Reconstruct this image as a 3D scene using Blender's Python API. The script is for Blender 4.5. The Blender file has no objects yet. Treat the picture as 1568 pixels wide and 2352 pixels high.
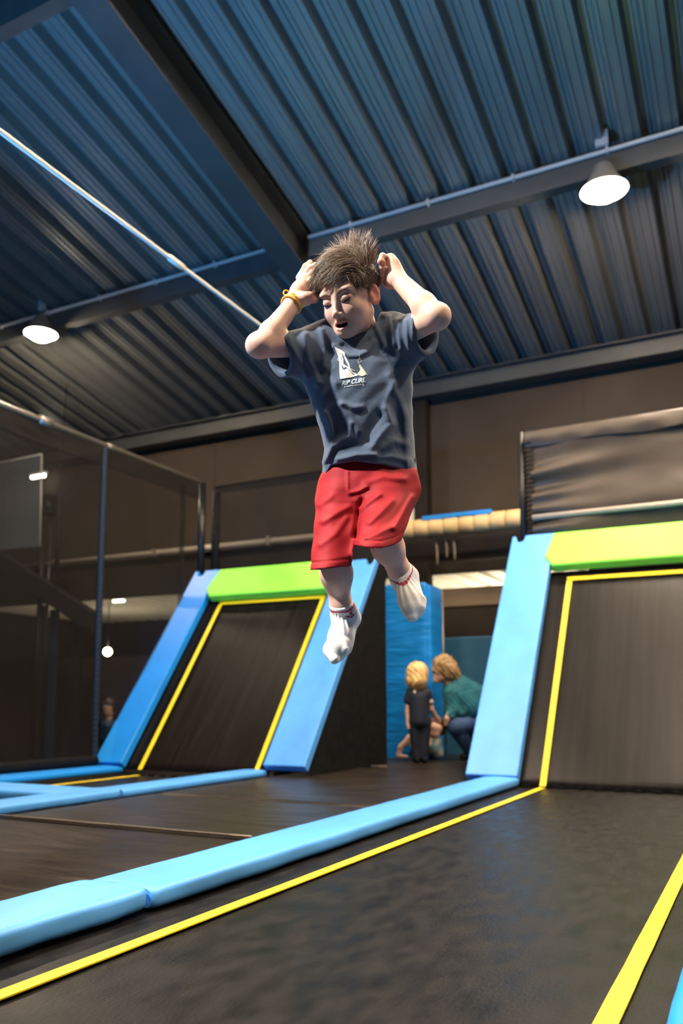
import bpy, bmesh, math, random
import numpy as np
from mathutils import Vector, Matrix, noise
from mathutils.bvhtree import BVHTree
random.seed(7); np.random.seed(7)
S = bpy.context.scene
COL = S.collection
# ------------------------------------------------------------------ camera
FPX, PPX, PPY = 1917.0, 750.0, 1359.0          # focal length and principal point in pixels of 1568x2352
YAW, PITCH, CAMH = 27.44, 7.60, 0.62
cd = bpy.data.cameras.new('camera')
cam = bpy.data.objects.new('camera', cd); COL.objects.link(cam)
cam.location = (0, 0, CAMH)
cam.rotation_euler = (math.radians(90+PITCH), 0, math.radians(YAW))
cd.sensor_fit = 'VERTICAL'; cd.sensor_height = 36.0; cd.sensor_width = 24.0
cd.lens = FPX/2352*36.0
cd.shift_x = (784-PPX)/2352; cd.shift_y = (PPY-1176)/2352
cd.clip_end = 200
cd.dof.use_dof = True; cd.dof.focus_distance = 2.25; cd.dof.aperture_fstop = 2.6
S.camera = cam
# ------------------------------------------------------------------ world, exposure
w = bpy.data.worlds.new('world'); S.world = w; w.use_nodes = True
w.node_tree.nodes['Background'].inputs[0].default_value = (0.75, 0.82, 1.0, 1)
w.node_tree.nodes['Background'].inputs[1].default_value = 0.06
S.view_settings.view_transform = 'Standard'; S.view_settings.look = 'None'
S.view_settings.exposure = 0.0; S.view_settings.gamma = 1.0
S.view_settings.use_curve_mapping = False
S.cycles.max_bounces = 4; S.cycles.diffuse_bounces = 3; S.cycles.glossy_bounces = 2; S.cycles.transmission_bounces = 3; S.cycles.transparent_max_bounces = 10; S.cycles.use_light_tree = False; S.cycles.use_adaptive_sampling = True; S.cycles.adaptive_threshold = 0.08
# lamp levels (the lamps themselves are built further down)
LAMP_W = 740.0          # emission strength of a high-bay lens
LAMP_COL = (1.0, 0.80, 0.58)
# ------------------------------------------------------------------ projection helpers (image point -> place)
_cw = Matrix.Translation(cam.location) @ cam.rotation_euler.to_matrix().to_4x4()
_R = np.array(cam.rotation_euler.to_matrix())
CR, CU, CB = _R[:, 0], _R[:, 1], _R[:, 2]       # camera right, up, back
CC = np.array([0, 0, CAMH])
def ray(px, py): return CR*((px-PPX)/FPX) - CU*((py-PPY)/FPX) - CB
def at(px, py, D): return CC + ray(px, py)*D                       # at camera depth D
def on_y(px, py, Y): r = ray(px, py); return CC + r*(Y/r[1])
def on_x(px, py, X): r = ray(px, py); return CC + r*(X/r[0])
def on_z(px, py, Z=0.0): r = ray(px, py); return CC + r*((Z-CAMH)/r[2])
# ------------------------------------------------------------------ materials
def mat(name, col, rough=0.5, metal=0.0, spec=0.5, var=0.0, vscale=8.0, bump=0.0, bscale=60.0, stretch=(1, 1, 1), sheen=0.0, sss=0.0, coat=0.0, col2=None, emit=None, estr=0.0, alpha=1.0, trans=0.0, attr=None, bdist=0.01, detail=3.0, rvar=0.0):
    m = bpy.data.materials.new(name); m.use_nodes = True
    nt = m.node_tree; n = nt.nodes; l = nt.links; b = n['Principled BSDF']
    b.inputs['Base Color'].default_value = (*col, 1)
    b.inputs['Roughness'].default_value = rough; b.inputs['Metallic'].default_value = metal
    b.inputs['Specular IOR Level'].default_value = spec
    b.inputs['Coat Weight'].default_value = coat; b.inputs['Sheen Weight'].default_value = sheen
    b.inputs['Alpha'].default_value = alpha; b.inputs['Transmission Weight'].default_value = trans
    if sss:
        b.inputs['Subsurface Weight'].default_value = sss
        b.inputs['Subsurface Radius'].default_value = (0.012, 0.005, 0.003); b.inputs['Subsurface Scale'].default_value = 0.6
    if emit:
        b.inputs['Emission Color'].default_value = (*emit, 1); b.inputs['Emission Strength'].default_value = estr
    src = None
    if attr:
        a = n.new('ShaderNodeVertexColor'); a.layer_name = attr; src = a.outputs['Color']
        l.new(src, b.inputs['Base Color'])
    if var or bump or rvar:
        tc = n.new('ShaderNodeTexCoord'); mp = n.new('ShaderNodeMapping'); mp.inputs['Scale'].default_value = stretch
        l.new(tc.outputs['Object'], mp.inputs['Vector'])
    if var or rvar:
        nz = n.new('ShaderNodeTexNoise'); nz.inputs['Scale'].default_value = vscale; nz.inputs['Detail'].default_value = detail
        l.new(mp.outputs['Vector'], nz.inputs['Vector'])
        cr = n.new('ShaderNodeMapRange'); cr.inputs['From Min'].default_value = 0.3; cr.inputs['From Max'].default_value = 0.7
        l.new(nz.outputs['Fac'], cr.inputs['Value'])
    if var:
        mx = n.new('ShaderNodeMix'); mx.data_type = 'RGBA'
        c2 = col2 if col2 else tuple(min(1, c*(1+var)+0.01*var) for c in col)
        c1 = col if col2 else tuple(max(0, c*(1-var)) for c in col)
        if src:
            mx.blend_type = 'MULTIPLY'; mx.inputs[0].default_value = 1.0
            l.new(src, mx.inputs[6]); cr2 = n.new('ShaderNodeMapRange'); cr2.inputs['To Min'].default_value = 1-var; cr2.inputs['To Max'].default_value = 1+var*0.4
            l.new(cr.outputs['Result'], cr2.inputs['Value'])
            cc = n.new('ShaderNodeCombineColor')
            for i in range(3): l.new(cr2.outputs['Result'], cc.inputs[i])
            l.new(cc.outputs['Color'], mx.inputs[7])
        else:
            l.new(cr.outputs['Result'], mx.inputs[0])
            mx.inputs[6].default_value = (*c1, 1); mx.inputs[7].default_value = (*c2, 1)
        l.new(mx.outputs[2], b.inputs['Base Color'])
    if rvar:
        rr = n.new('ShaderNodeMapRange'); rr.inputs['To Min'].default_value = max(0.05, rough-rvar); rr.inputs['To Max'].default_value = min(1, rough+rvar)
        l.new(cr.outputs['Result'], rr.inputs['Value']); l.new(rr.outputs['Result'], b.inputs['Roughness'])
    if bump:
        n2 = n.new('ShaderNodeTexNoise'); n2.inputs['Scale'].default_value = bscale; n2.inputs['Detail'].default_value = 2.5
        l.new(mp.outputs['Vector'], n2.inputs['Vector'])
        bp = n.new('ShaderNodeBump'); bp.inputs['Strength'].default_value = bump; bp.inputs['Distance'].default_value = bdist
        l.new(n2.outputs['Fac'], bp.inputs['Height']); l.new(bp.outputs['Normal'], b.inputs['Normal'])
    return m
def net_mat(name, col, cover, scale=260.0):
    """fine woven net: a grid of threads too small to pick apart, open between them"""
    m = bpy.data.materials.new(name); m.use_nodes = True
    nt = m.node_tree; n = nt.nodes; l = nt.links; b = n['Principled BSDF']; out = n['Material Output']
    b.inputs['Base Color'].default_value = (*col, 1); b.inputs['Roughness'].default_value = 0.6; b.inputs['Specular IOR Level'].default_value = 0.15
    t = n.new('ShaderNodeBsdfTransparent'); mx = n.new('ShaderNodeMixShader')
    tc = n.new('ShaderNodeTexCoord'); nz = n.new('ShaderNodeTexNoise'); nz.inputs['Scale'].default_value = 1.6
    l.new(tc.outputs['Object'], nz.inputs['Vector'])
    mr = n.new('ShaderNodeMapRange'); mr.inputs['To Min'].default_value = cover-0.12; mr.inputs['To Max'].default_value = cover+0.12
    l.new(nz.outputs['Fac'], mr.inputs['Value']); l.new(mr.outputs['Result'], mx.inputs[0])
    l.new(t.outputs[0], mx.inputs[1]); l.new(b.outputs[0], mx.inputs[2]); l.new(mx.outputs[0], out.inputs['Surface'])
    return m
M = {}
M['vinyl_blue'] = mat('blue_vinyl', (0.075, 0.325, 0.80), 0.48, spec=0.55, var=0.10, vscale=3, bump=0.25, bscale=7, bdist=0.03, stretch=(1, .5, 1))
M['vinyl_deep'] = mat('deep_blue_vinyl', (0.004, 0.20, 0.62), 0.40, spec=0.5, var=0.15, vscale=3, bump=0.35, bscale=5, bdist=0.04, stretch=(.6, .6, 3))
M['vinyl_mid'] = mat('bright_blue_vinyl', (0.006, 0.23, 0.74), 0.45, spec=0.4, var=0.08, vscale=3, bump=0.10, bscale=5, bdist=0.02)
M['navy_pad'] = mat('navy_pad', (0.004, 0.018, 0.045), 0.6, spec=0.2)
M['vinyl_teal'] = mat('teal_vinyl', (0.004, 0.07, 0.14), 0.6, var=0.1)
M['vinyl_green'] = mat('lime_vinyl', (0.27, 0.86, 0.07), 0.55, spec=0.2, var=0.06, vscale=4, bump=0.25, bscale=5, bdist=0.03)
M['yellow'] = mat('yellow_webbing', (0.93, 0.68, 0.012), 0.55, var=0.05, vscale=30, bump=0.2, bscale=300, bdist=0.002)
M['bed'] = mat('woven_black_bed', (0.0036, 0.0034, 0.0034), 0.46, spec=0.14, var=0.9, vscale=7, stretch=(2.2, 1, 1), detail=5, bump=0.35, bscale=60, bdist=0.004, rvar=0.10, col2=(0.0105, 0.0095, 0.0090))
M['ramp_bed'] = mat('woven_black_ramp', (0.005, 0.0042, 0.0037), 0.32, spec=0.13, var=0.9, vscale=2.2, stretch=(9, .5, .5), detail=2, bump=0.10, bscale=110, bdist=0.003, col2=(0.013, 0.0105, 0.0085))
M['mat_vinyl'] = mat('brown_black_mat_vinyl', (0.018, 0.013, 0.010), 0.40, spec=0.28, var=0.35, vscale=2.5, stretch=(1, 3, 1), bump=0.35, bscale=4, bdist=0.05)
M['black_fabric'] = mat('black_fabric', (0.007, 0.007, 0.008), 0.7, spec=0.1, var=0.3, vscale=20, bump=0.2, bscale=120, bdist=0.004)
M['tarp'] = mat('brown_black_tarp', (0.050, 0.038, 0.029), 0.42, spec=0.3, var=0.15, vscale=2, bump=0.08, bscale=14, bdist=0.02)
M['black_metal'] = mat('black_metal', (0.012, 0.012, 0.013), 0.4, metal=0.2)
M['foam_sleeve'] = mat('blue_black_sleeve', (0.004, 0.012, 0.026), 0.6, spec=0.3)
M['steel'] = mat('galvanised_steel', (0.26, 0.225, 0.19), 0.45, metal=0.6, var=0.15, vscale=30)
M['roof'] = mat('roof_sheet', (0.26, 0.265, 0.25), 0.38, metal=0.4, var=0.12, vscale=1.2, stretch=(4, .4, 1), bump=0.08, bscale=10, bdist=0.01)
M['beam'] = mat('beam_paint', (0.055, 0.061, 0.062), 0.5, var=0.12, vscale=3)
M['conduit'] = mat('pale_conduit', (0.52, 0.52, 0.50), 0.4)
M['wall'] = mat('brown_wall', (0.048, 0.036, 0.027), 0.75, spec=0.2, var=0.2, vscale=1.0)
M['wall_dark'] = mat('dark_wall', (0.018, 0.014, 0.011), 0.75, spec=0.15, var=0.25, vscale=1.2)
M['ground'] = mat('dark_ground', (0.012, 0.011, 0.010), 0.7, spec=0.2, var=0.3, vscale=2)
M['cable'] = mat('braided_cable', (0.62, 0.60, 0.56), 0.45, bump=0.6, bscale=150, bdist=0.004)
M['white'] = mat('white_paint', (0.75, 0.73, 0.68), 0.5)
M['tan'] = mat('tan_padding', (0.60, 0.42, 0.19), 0.55, var=0.1, vscale=5)
M['room_ceiling'] = mat('cream_slats', (0.85, 0.80, 0.68), 0.5)
M['lens'] = mat('lamp_lens', (1, 1, 1), 0.4, emit=LAMP_COL, estr=LAMP_W)
M['glass'] = mat('acrylic', (0.22, 0.27, 0.34), 0.12, alpha=0.20, spec=0.8)
M['housing'] = mat('lamp_housing', (0.25, 0.25, 0.24), 0.45, metal=0.5)
M['net'] = net_mat('black_net', (0.013, 0.0105, 0.009), 0.52)
M['net_dense'] = net_mat('black_net_doubled', (0.014, 0.012, 0.010), 0.72)
# ------------------------------------------------------------------ mesh helpers
def mesh_obj(name, V, F, m, parent=None, smooth=False):
    me = bpy.data.meshes.new(name); me.from_pydata([tuple(map(float, v)) for v in V], [], F); me.update()
    if smooth:
        me.polygons.foreach_set('use_smooth', [True]*len(me.polygons))
    if m: me.materials.append(m)
    o = bpy.data.objects.new(name, me); COL.objects.link(o)
    if parent: o.parent = parent
    return o
def bm_obj(name, bm, m, parent=None, smooth=False):
    me = bpy.data.meshes.new(name); bmesh.ops.recalc_face_normals(bm, faces=bm.faces); bm.to_mesh(me); bm.free()
    if smooth: me.polygons.foreach_set('use_smooth', [True]*len(me.polygons))
    if m: me.materials.append(m)
    o = bpy.data.objects.new(name, me); COL.objects.link(o)
    if parent: o.parent = parent
    return o
def thing(name, label, cat, loc=(0, 0, 0), group=None):
    o = bpy.data.objects.new(name, None); COL.objects.link(o); o.location = loc; o.empty_display_size = 0.1
    tag(o, label, cat, group); return o
def tag(o, label, cat, group=None):
    o['label'] = label; o['category'] = cat
    if group: o['group'] = group
    return o
def struct(o): o['kind'] = 'structure'; return o
def bx(bm, c, s, rot=None):
    r = bmesh.ops.create_cube(bm, size=1.0, matrix=Matrix.Translation(Vector(c)) @ (rot.to_4x4() if rot else Matrix()) @ Matrix.Diagonal((*s, 1)))
    return r['verts']
def box(name, lo, hi, m, parent=None, bev=0.0, seg=2, origin=None):
    bm = bmesh.new(); lo = np.array(lo, float); hi = np.array(hi, float); o = np.array(origin if origin is not None else (0, 0, 0), float)
    bx(bm, (lo+hi)/2-o, hi-lo)
    if bev: bmesh.ops.bevel(bm, geom=bm.edges[:], offset=bev, segments=seg, affect='EDGES', profile=0.6)
    return bm_obj(name, bm, m, parent, smooth=False)
def tube_into(bm, pts, r, n=10, caps=True):
    pts = [Vector(p) for p in pts]; rs = r if isinstance(r, (list, tuple)) else [r]*len(pts)
    rings = []; up = None
    for i, p in enumerate(pts):
        t = (pts[min(i+1, len(pts)-1)]-pts[max(i-1, 0)]).normalized()
        if up is None: up = Vector((0, 0, 1)) if abs(t.z) < .9 else Vector((1, 0, 0))
        a = t.cross(up).normalized(); b = a.cross(t).normalized(); up = b
        rings.append([bm.verts.new(p+(a*math.cos(2*math.pi*k/n)+b*math.sin(2*math.pi*k/n))*rs[i]) for k in range(n)])
    for i in range(len(rings)-1):
        for k in range(n):
            bm.faces.new((rings[i][k], rings[i][(k+1) % n], rings[i+1][(k+1) % n], rings[i+1][k]))
    if caps and len(rings) > 1:
        bm.faces.new(rings[0][::-1]); bm.faces.new(rings[-1])
def tube(name, pts, r, m, parent=None, n=10):
    bm = bmesh.new(); tube_into(bm, pts, r, n); return bm_obj(name, bm, m, parent, True)
def prism(name, poly, frame, thick, m, parent=None, bev=0.0, seg=3):
    """polygon (u,v) in frame (origin, U, V, N) raised by thick along N"""
    O, U, V, N = [Vector(a) for a in frame]
    bm = bmesh.new()
    vs = [bm.verts.new(O+U*u+V*v) for u, v in poly]
    f = bm.faces.new(vs)
    r = bmesh.ops.extrude_face_region(bm, geom=[f])
    for v in [g for g in r['geom'] if isinstance(g, bmesh.types.BMVert)]: v.co += N*thick
    bmesh.ops.recalc_face_normals(bm, faces=bm.faces)
    if bev: bmesh.ops.bevel(bm, geom=bm.edges[:], offset=bev, segments=seg, affect='EDGES', profile=0.55, clamp_overlap=True)
    return bm_obj(name, bm, m, parent, smooth=False)
def pad_sweep(name, frame, L, prof, m, parent=None, nseg=60, amp=0.006, seed=0, end_round=0.03):
    """padded bar: closed cross-section prof [(a,n)] swept L along U, soft ends, slight wrinkles"""
    O, U, A, N = [Vector(a) for a in frame]
    ts = [0.0, 0.004, 0.012, 0.025]
    k = max(2, nseg); mid = [0.04+(L-0.08)*i/k for i in range(k+1)]
    ts = ts+mid+[L-0.025, L-0.012, L-0.004, L]
    ca = sum(p[0] for p in prof)/len(prof); cn = sum(p[1] for p in prof)/len(prof)
    V = []; F = []; n = len(prof)
    for t in ts:
        e = min(t, L-t); sc = 1.0 if e >= end_round else 1-0.10*(1-e/end_round)**2
        for a, b in prof:
            q = O+U*t+A*(ca+(a-ca)*sc)+N*(cn+(b-cn)*sc)
            d = noise.noise(Vector((t*3.1+seed, a*9, b*9)))*amp + noise.noise(Vector((t*11+seed, a*5, b*14)))*amp*.45
            V.append(q+(A*(a-ca)+N*(b-cn)).normalized()*d)
    for i in range(len(ts)-1):
        for j in range(n):
            F.append((i*n+j, i*n+(j+1) % n, (i+1)*n+(j+1) % n, (i+1)*n+j))
    F.append(tuple(range(n))[::-1]); F.append(tuple((len(ts)-1)*n+j for j in range(n)))
    o = mesh_obj(name, V, F, m, parent, True)
    bm = bmesh.new(); bm.from_mesh(o.data); bmesh.ops.recalc_face_normals(bm, faces=bm.faces); bm.to_mesh(o.data); bm.free()
    for p in o.data.polygons: p.use_smooth = len(p.vertices) == 4
    return o
def rprof(a0, a1, n0, n1, r=0.02, k=4, crown=0.006):
    """rounded rectangle cross-section with a slightly crowned top"""
    P = []
    for cx, cy, s in ((a1-r, n0+r, -90), (a1-r, n1-r, 0), (a0+r, n1-r, 90), (a0+r, n0+r, 180)):
        for i in range(k+1):
            t = math.radians(s+90*i/k); P.append((cx+r*math.cos(t), cy+r*math.sin(t)))
        if s == 0:
            for i in range(1, 6): P.append((a1-r-(a1-a0-2*r)*i/6, n1+crown*math.sin(math.pi*i/6)))
    return P
X, Y, Z = Vector((1, 0, 0)), Vector((0, 1, 0)), Vector((0, 0, 1))
RA = math.radians(53.0); RV = Vector((0, math.cos(RA), math.sin(RA))); RN = Vector((0, -math.sin(RA), math.cos(RA)))   # ramp up-slope and outward normal
RY = 6.30
# ================================================================== SETTING
ROOF_S = 0.2053
def roof_z(y): return 5.22+(11.0-y)*ROOF_S
# floor: ground slab below the trampolines
g = struct(box('floor', (-14.2, -4, -0.45), (7, 16, -0.35), M['ground']))
# ceiling: one ribbed steel deck, trapezoid ribs running down the slope
def roof_profile(x0, x1, per=0.333, d=0.115):
    pts = []; x = x0
    while x < x1:
        for u, z in ((0, 0), (.030, 0), (.036, .012), (.052, .012), (.058, 0), (.118, 0), (.124, .012), (.140, .012), (.146, 0), (.176, 0), (.206, d), (.235, d), (.240, d-.014), (.268, d-.014), (.273, d), (.303, d)):
            pts.append((x+u, z))
        x += per
    return pts
def make_roof():
    pts = roof_profile(-14.2, 7.0); V = []; F = []; ys = [-4, -0.5, 4.45, 7.75, 11.0]
    for y in ys:
        for x, z in pts: V.append((x, y, roof_z(y)+z))
    n = len(pts)
    for i in range(len(ys)-1):
        for j in range(n-1): F.append((i*n+j, i*n+j+1, (i+1)*n+j+1, (i+1)*n+j))
    o = mesh_obj('ceiling', V, F, M['roof'])
    so = o.modifiers.new('thickness', 'SOLIDIFY'); so.thickness = 0.012; so.offset = 1
    return struct(o)
make_roof()
# back wall: upper cladding, open strip below it that shows a low lit room, full height to the right
struct(box('wall_back', (-14.2, 11.0, 2.52), (7, 11.15, 5.35), M['wall']))
o = struct(box('trim_1', (-14.2, 10.93, 2.40), (-1.6, 11.0, 3.05), M['wall_dark']))
o = struct(box('wall_back_low', (-1.9, 11.0, -0.35), (7, 11.15, 2.52), M['wall_dark']))
struct(box('wall_left', (-14.35, -4, -0.35), (-14.2, 16, 8.6), M['wall_dark']))
struct(box('wall_far', (-14.2, 15.2, -0.35), (7, 15.35, 2.9), M['wall_dark']))
# wall panels of the upper cladding: raised seams
for i, x in enumerate((-12.6, -10.2, -7.8, -5.4, -1.9, 0.6, 3.0)):
    struct(box('trim_%d' % (i+2), (x-.02, 10.985, 3.05), (x+.02, 11.0, 5.2), M['wall']))
o = box('steel_column', (-4.20, 10.80, -0.35), (-4.02, 10.98, 4.92), M['wall_dark'], bev=0.006)
tag(o, 'dark steel column standing against the brown back wall', 'column')
# eave beam on top of the back wall
b = thing('eave_beam', 'grey steel edge beam along the top of the back wall', 'beam', (-4, 10.8, 4.95))
box('web', (-10.2, 0.0, 0.0), (11, .05, .24), M['beam'], b, .004)
box('flange', (-10.2, -0.12, -0.02), (11, .14, .0), M['beam'], b)
box('flange', (-10.2, -0.10, .23), (11, .14, .25), M['beam'], b)
# purlin beams across the roof, each with a conduit
def purlin(y, label, drop=0.03):
    z = roof_z(y)-0.012
    b = thing('steel_purlin', label, 'beam', (-4, y, z), 'purlins across the roof')
    for x0, x1 in ((-10.2, -.56), (-.24, 8.04), (8.36, 11)):
        box('web', (x0, -.03, -.26), (x1, .03, -.035), M['beam'], b, .004)
        box('flange', (x0, -.03, -.28), (x1, .10, -.26), M['beam'], b)
        box('flange', (x0, -.02, -.035), (x1, .10, -.015), M['beam'], b)
    return b
purlin(7.75, 'long grey purlin crossing behind the boy, carrying both lit lamps')
purlin(4.40, 'grey purlin cut off by the top left corner of the picture')
purlin(1.05, 'grey purlin above the camera, out of the picture')
def conduit(y, label):
    z = roof_z(y)-0.075
    t = thing('cable_conduit', label, 'conduit', (-4, y-.055, z))
    for x0, x1 in ((-10.1, -.57), (-.23, 8.03), (8.37, 11)): tube('pipe', [(x0, 0, 0), (x1, 0, 0)], 0.022, M['conduit'], t, 8)
    for x in (q for q in np.arange(-9.6, 10.8, 0.9) if min(abs(q+.4), abs(q-8.2)) > .25): box('clip', (x-.012, -.028, -.03), (x+.012, .03, .03), M['conduit'], t)
conduit(7.75, 'thin pale conduit clipped along the purlin behind the boy')
# rafter running down the slope
def rafter(x, label):
    b = thing('steel_rafter', label, 'beam', (x, 10.64, roof_z(10.64)))
    ln = 15.2; a = -math.atan(ROOF_S)
    for nm, lo, hi in (('web', (-.012, 0, -.43), (.012, ln, -.02)), ('flange', (-.145, 0, -.455), (.145, ln, -.43)), ('flange', (-.145, 0, -.03), (.145, ln, -.006))):
        bm = bmesh.new(); lo = np.array(lo); hi = np.array(hi); bx(bm, (lo+hi)/2, hi-lo)
        for v in bm.verts: y = v.co.y; v.co = Vector((v.co.x, -y, v.co.z+y*ROOF_S))
        bm_obj(nm, bm, M['beam'], b)
rafter(-4.40, 'heavy grey rafter running down the roof towards the boy')
rafter(4.2, 'grey rafter right of the camera, out of the picture')
# low lit room behind the opening: slatted cream ceiling
r = struct(box('ceiling_low', (-14.2, 11.15, 2.62), (-1.6, 15.2, 2.70), M['wall_dark']))
for i in range(38):
    x = -14.0+i*0.33
    box('slat', (x, 11.2, 2.50), (x+.20, 15.1, 2.62), M['room_ceiling'], r)
struct(box('wall_side', (-1.75, 11.15, -.35), (-1.6, 15.2, 2.7), M['wall_dark']))
# ================================================================== LAMPS
def high_bay(p, label, dome=.01):
    x, y, z = p
    t = thing('high_bay_lamp', label, 'lamp', p, 'round lamps hung under the purlins')
    bm = bmesh.new(); bmesh.ops.create_cone(bm, cap_ends=False, segments=28, radius1=.215, radius2=.13, depth=.13, matrix=Matrix.Translation((0, 0, .055)))
    bmesh.ops.create_cone(bm, cap_ends=True, segments=24, radius1=.131, radius2=.08, depth=.12, matrix=Matrix.Translation((0, 0, .18)))
    bm_obj('housing', bm, M['housing'], t)
    bm = bmesh.new(); bmesh.ops.create_cone(bm, cap_ends=True, segments=18, radius1=.10, radius2=.205, depth=dome, matrix=Matrix.Translation((0, 0, -.008-dome/2)))
    bmesh.ops.delete(bm, geom=[f for f in bm.faces if f.normal.z > .9], context='FACES')
    bm_obj('lens', bm, M['lens'], t)
    top = roof_z(y)-.30-z
    tube('hanger', [(0, 0, .22), (0, 0, max(.24, top))], .012, M['steel'], t, 8)
    box('bracket', (-.06, -.02, max(.2, top+.24)), (.06, .02, max(.3, top+.40)), M['conduit'], t, .004)
    return t
high_bay((-1.04, 7.655, 5.40), 'glowing round lamp hanging under the purlin, right of the boy', .075)
high_bay((-8.28, 7.655, 5.52), 'glowing round lamp hanging at the left edge above the net', .075)
high_bay((6.2, 7.655, 5.45), 'assumed round lamp on the far purlin, out of the picture to the right', .075)  # high-bay lamps from here down are unseen and assumed, added for light
high_bay((-0.25, 5.2, 5.95), 'assumed round lamp hung from the roof before the right ramp, out of the picture')  # unseen lamp assumed from the highlight on the right ramp
high_bay((-3.7, 3.9, 6.15), 'assumed round lamp on the nearer purlin left of the boy, out of the picture')
high_bay((2.4, 4.305, 5.95), 'assumed round lamp on the nearer purlin, out of the picture to the right')
high_bay((-3.2, 0.3, 6.7), 'assumed round lamp above and left of the camera, out of the picture')
high_bay((1.6, 0.3, 6.7), 'assumed round lamp above and right of the camera, out of the picture')
# assumed blue wash light on an added short stand left of the camera, pointing up at the roof
def assumed_wash_light(p, aim, label, col, power, spread=1.5, size=.35):
    t = thing('assumed_wash_light', label, 'lamp', (p[0], p[1], 0))
    tube('pole', [(0, 0, 0), (0, 0, p[2])], .02, M['black_metal'], t, 8)
    for k in range(3):
        a = k*2.094; tube('leg', [(0, 0, .30), (.28*math.cos(a), .28*math.sin(a), 0)], .012, M['black_metal'], t, 6)
    d = (Vector(aim)-Vector(p)).normalized(); q = d.to_track_quat('-Z', 'Y')
    bm = bmesh.new(); bx(bm, (0, 0, .06), (.42, .30, .10)); bmesh.ops.bevel(bm, geom=bm.edges[:], offset=.01, segments=2, affect='EDGES')
    for v in bm.verts: v.co = q @ v.co + Vector((0, 0, p[2]))
    bm_obj('housing', bm, M['black_metal'], t)
    ld = bpy.data.lights.new('assumed_wash_lamp', 'AREA'); ld.shape = 'RECTANGLE'; ld.size = .38; ld.size_y = .26
    ld.energy = power; ld.color = col; ld.spread = spread
    lo = bpy.data.objects.new('lamp_face', ld); COL.objects.link(lo); lo.parent = t
    lo.location = (0, 0, p[2]); lo.rotation_euler = q.to_euler()
    return t
assumed_wash_light((-4.9, 1.6, 1.0), (-2.6, 5.6, 6.2), 'added black stand with an assumed blue wash light, out of the picture left of the camera', (0.09, 0.40, 0.95), 290, 2.4)  # unseen lamp assumed from the blue tint on the roof; stand added
# white key lamp added to brighten the boy, behind and left of the camera
def added_key_lamp(p, aim, label, col, power, cone):
    t = thing('added_key_lamp', label, 'lamp', p)
    d = (Vector(aim)-Vector(p)).normalized(); q = d.to_track_quat('-Z', 'Y')
    bm = bmesh.new(); bmesh.ops.create_cone(bm, cap_ends=True, segments=20, radius1=.10, radius2=.07, depth=.24, matrix=Matrix.Translation((0, 0, .14)))
    for v in bm.verts: v.co = q @ v.co
    bm_obj('housing', bm, M['black_metal'], t)
    tube('hanger', [q @ Vector((0, 0, .2)), Vector((0, 0, roof_z(p[1])-p[2]))], .015, M['black_metal'], t, 8)
    ld = bpy.data.lights.new('spot_beam', 'SPOT'); ld.energy = power; ld.color = col; ld.spot_size = math.radians(cone); ld.spot_blend = .6; ld.shadow_soft_size = .09
    lo = bpy.data.objects.new('lamp_face', ld); COL.objects.link(lo); lo.parent = t; lo.rotation_euler = q.to_euler()
    return t
added_key_lamp((-3.0, -0.7, 4.3), (-.92, 1.9, 1.2), 'added white key lamp for the boy, high behind the camera at left, out of the picture', (1.0, .97, .93), 2100, 40)
# lamp of the low lit room
for i, (px, py) in enumerate(((247, 1497),)):
    q = on_y(px, py, 11.6)
    t = thing('globe_lamp', 'small glowing globe lamp seen through the net at left', 'lamp', tuple(q))
    bm = bmesh.new(); bmesh.ops.create_uvsphere(bm, u_segments=16, v_segments=10, radius=.075); bm_obj('globe', bm, mat('globe_glow', (1, 1, 1), emit=(1, .72, .40), estr=60), t, True)
    tube('cord', [(0, 0, .07), (0, 0, 2.5-q[2])], .008, M['black_metal'], t, 6)
q = on_y(270, 1380, 11.3)
t = thing('strip_lamp', 'short greenish white strip lamp low behind the net', 'lamp', tuple(q))
box('housing', (-.14, 0, .02), (.14, .06, .08), M['white'], t); box('tube', (-.12, .005, -.02), (.12, .055, .025), mat('strip_glow', (1, 1, 1), emit=(.85, 1, .8), estr=14), t, .01)
for i, x in enumerate((-11.5, -8.6, -5.6, -3.2)):  # uplights on poles, added to brighten the cream slats from below
    t = thing('added_slat_uplight', ('added flat uplight behind the low opening, leftmost of four', 'added flat uplight behind the low opening, beyond the sloping rail', 'added flat uplight behind the left ramp', 'added flat uplight behind the teal padding, right of the other three')[i], 'lamp', (x, 13.0, 1.2), 'added uplights of the low room')
    box('pole', (-.03, -.03, -1.55), (.03, .03, 0), M['black_metal'], t); box('housing', (-.3, -.3, 0), (.3, .3, .04), M['black_metal'], t)
    box('panel', (-.27, -.27, .04), (.27, .27, .06), mat('uplight_glow', (1, 1, 1), emit=(1, .86, .62), estr=(95 if i == 3 else 22)), t)
q = on_y(85, 1095, 10.7)
t = thing('tube_lamp', 'short bright tube lamp behind the acrylic panel at far left', 'lamp', tuple(q))
box('housing', (-.2, .0, .04), (.2, .06, .09), M['white'], t); tube('cord', [(0, .03, .09), (0, .03, roof_z(q[1])-q[2])], .006, M['black_metal'], t, 6); box('tube', (-.17, .0, -.02), (.17, .05, .04), mat('tube_glow', (1, 1, 1), emit=(1, .95, .8), estr=22), t, .015)
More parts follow.
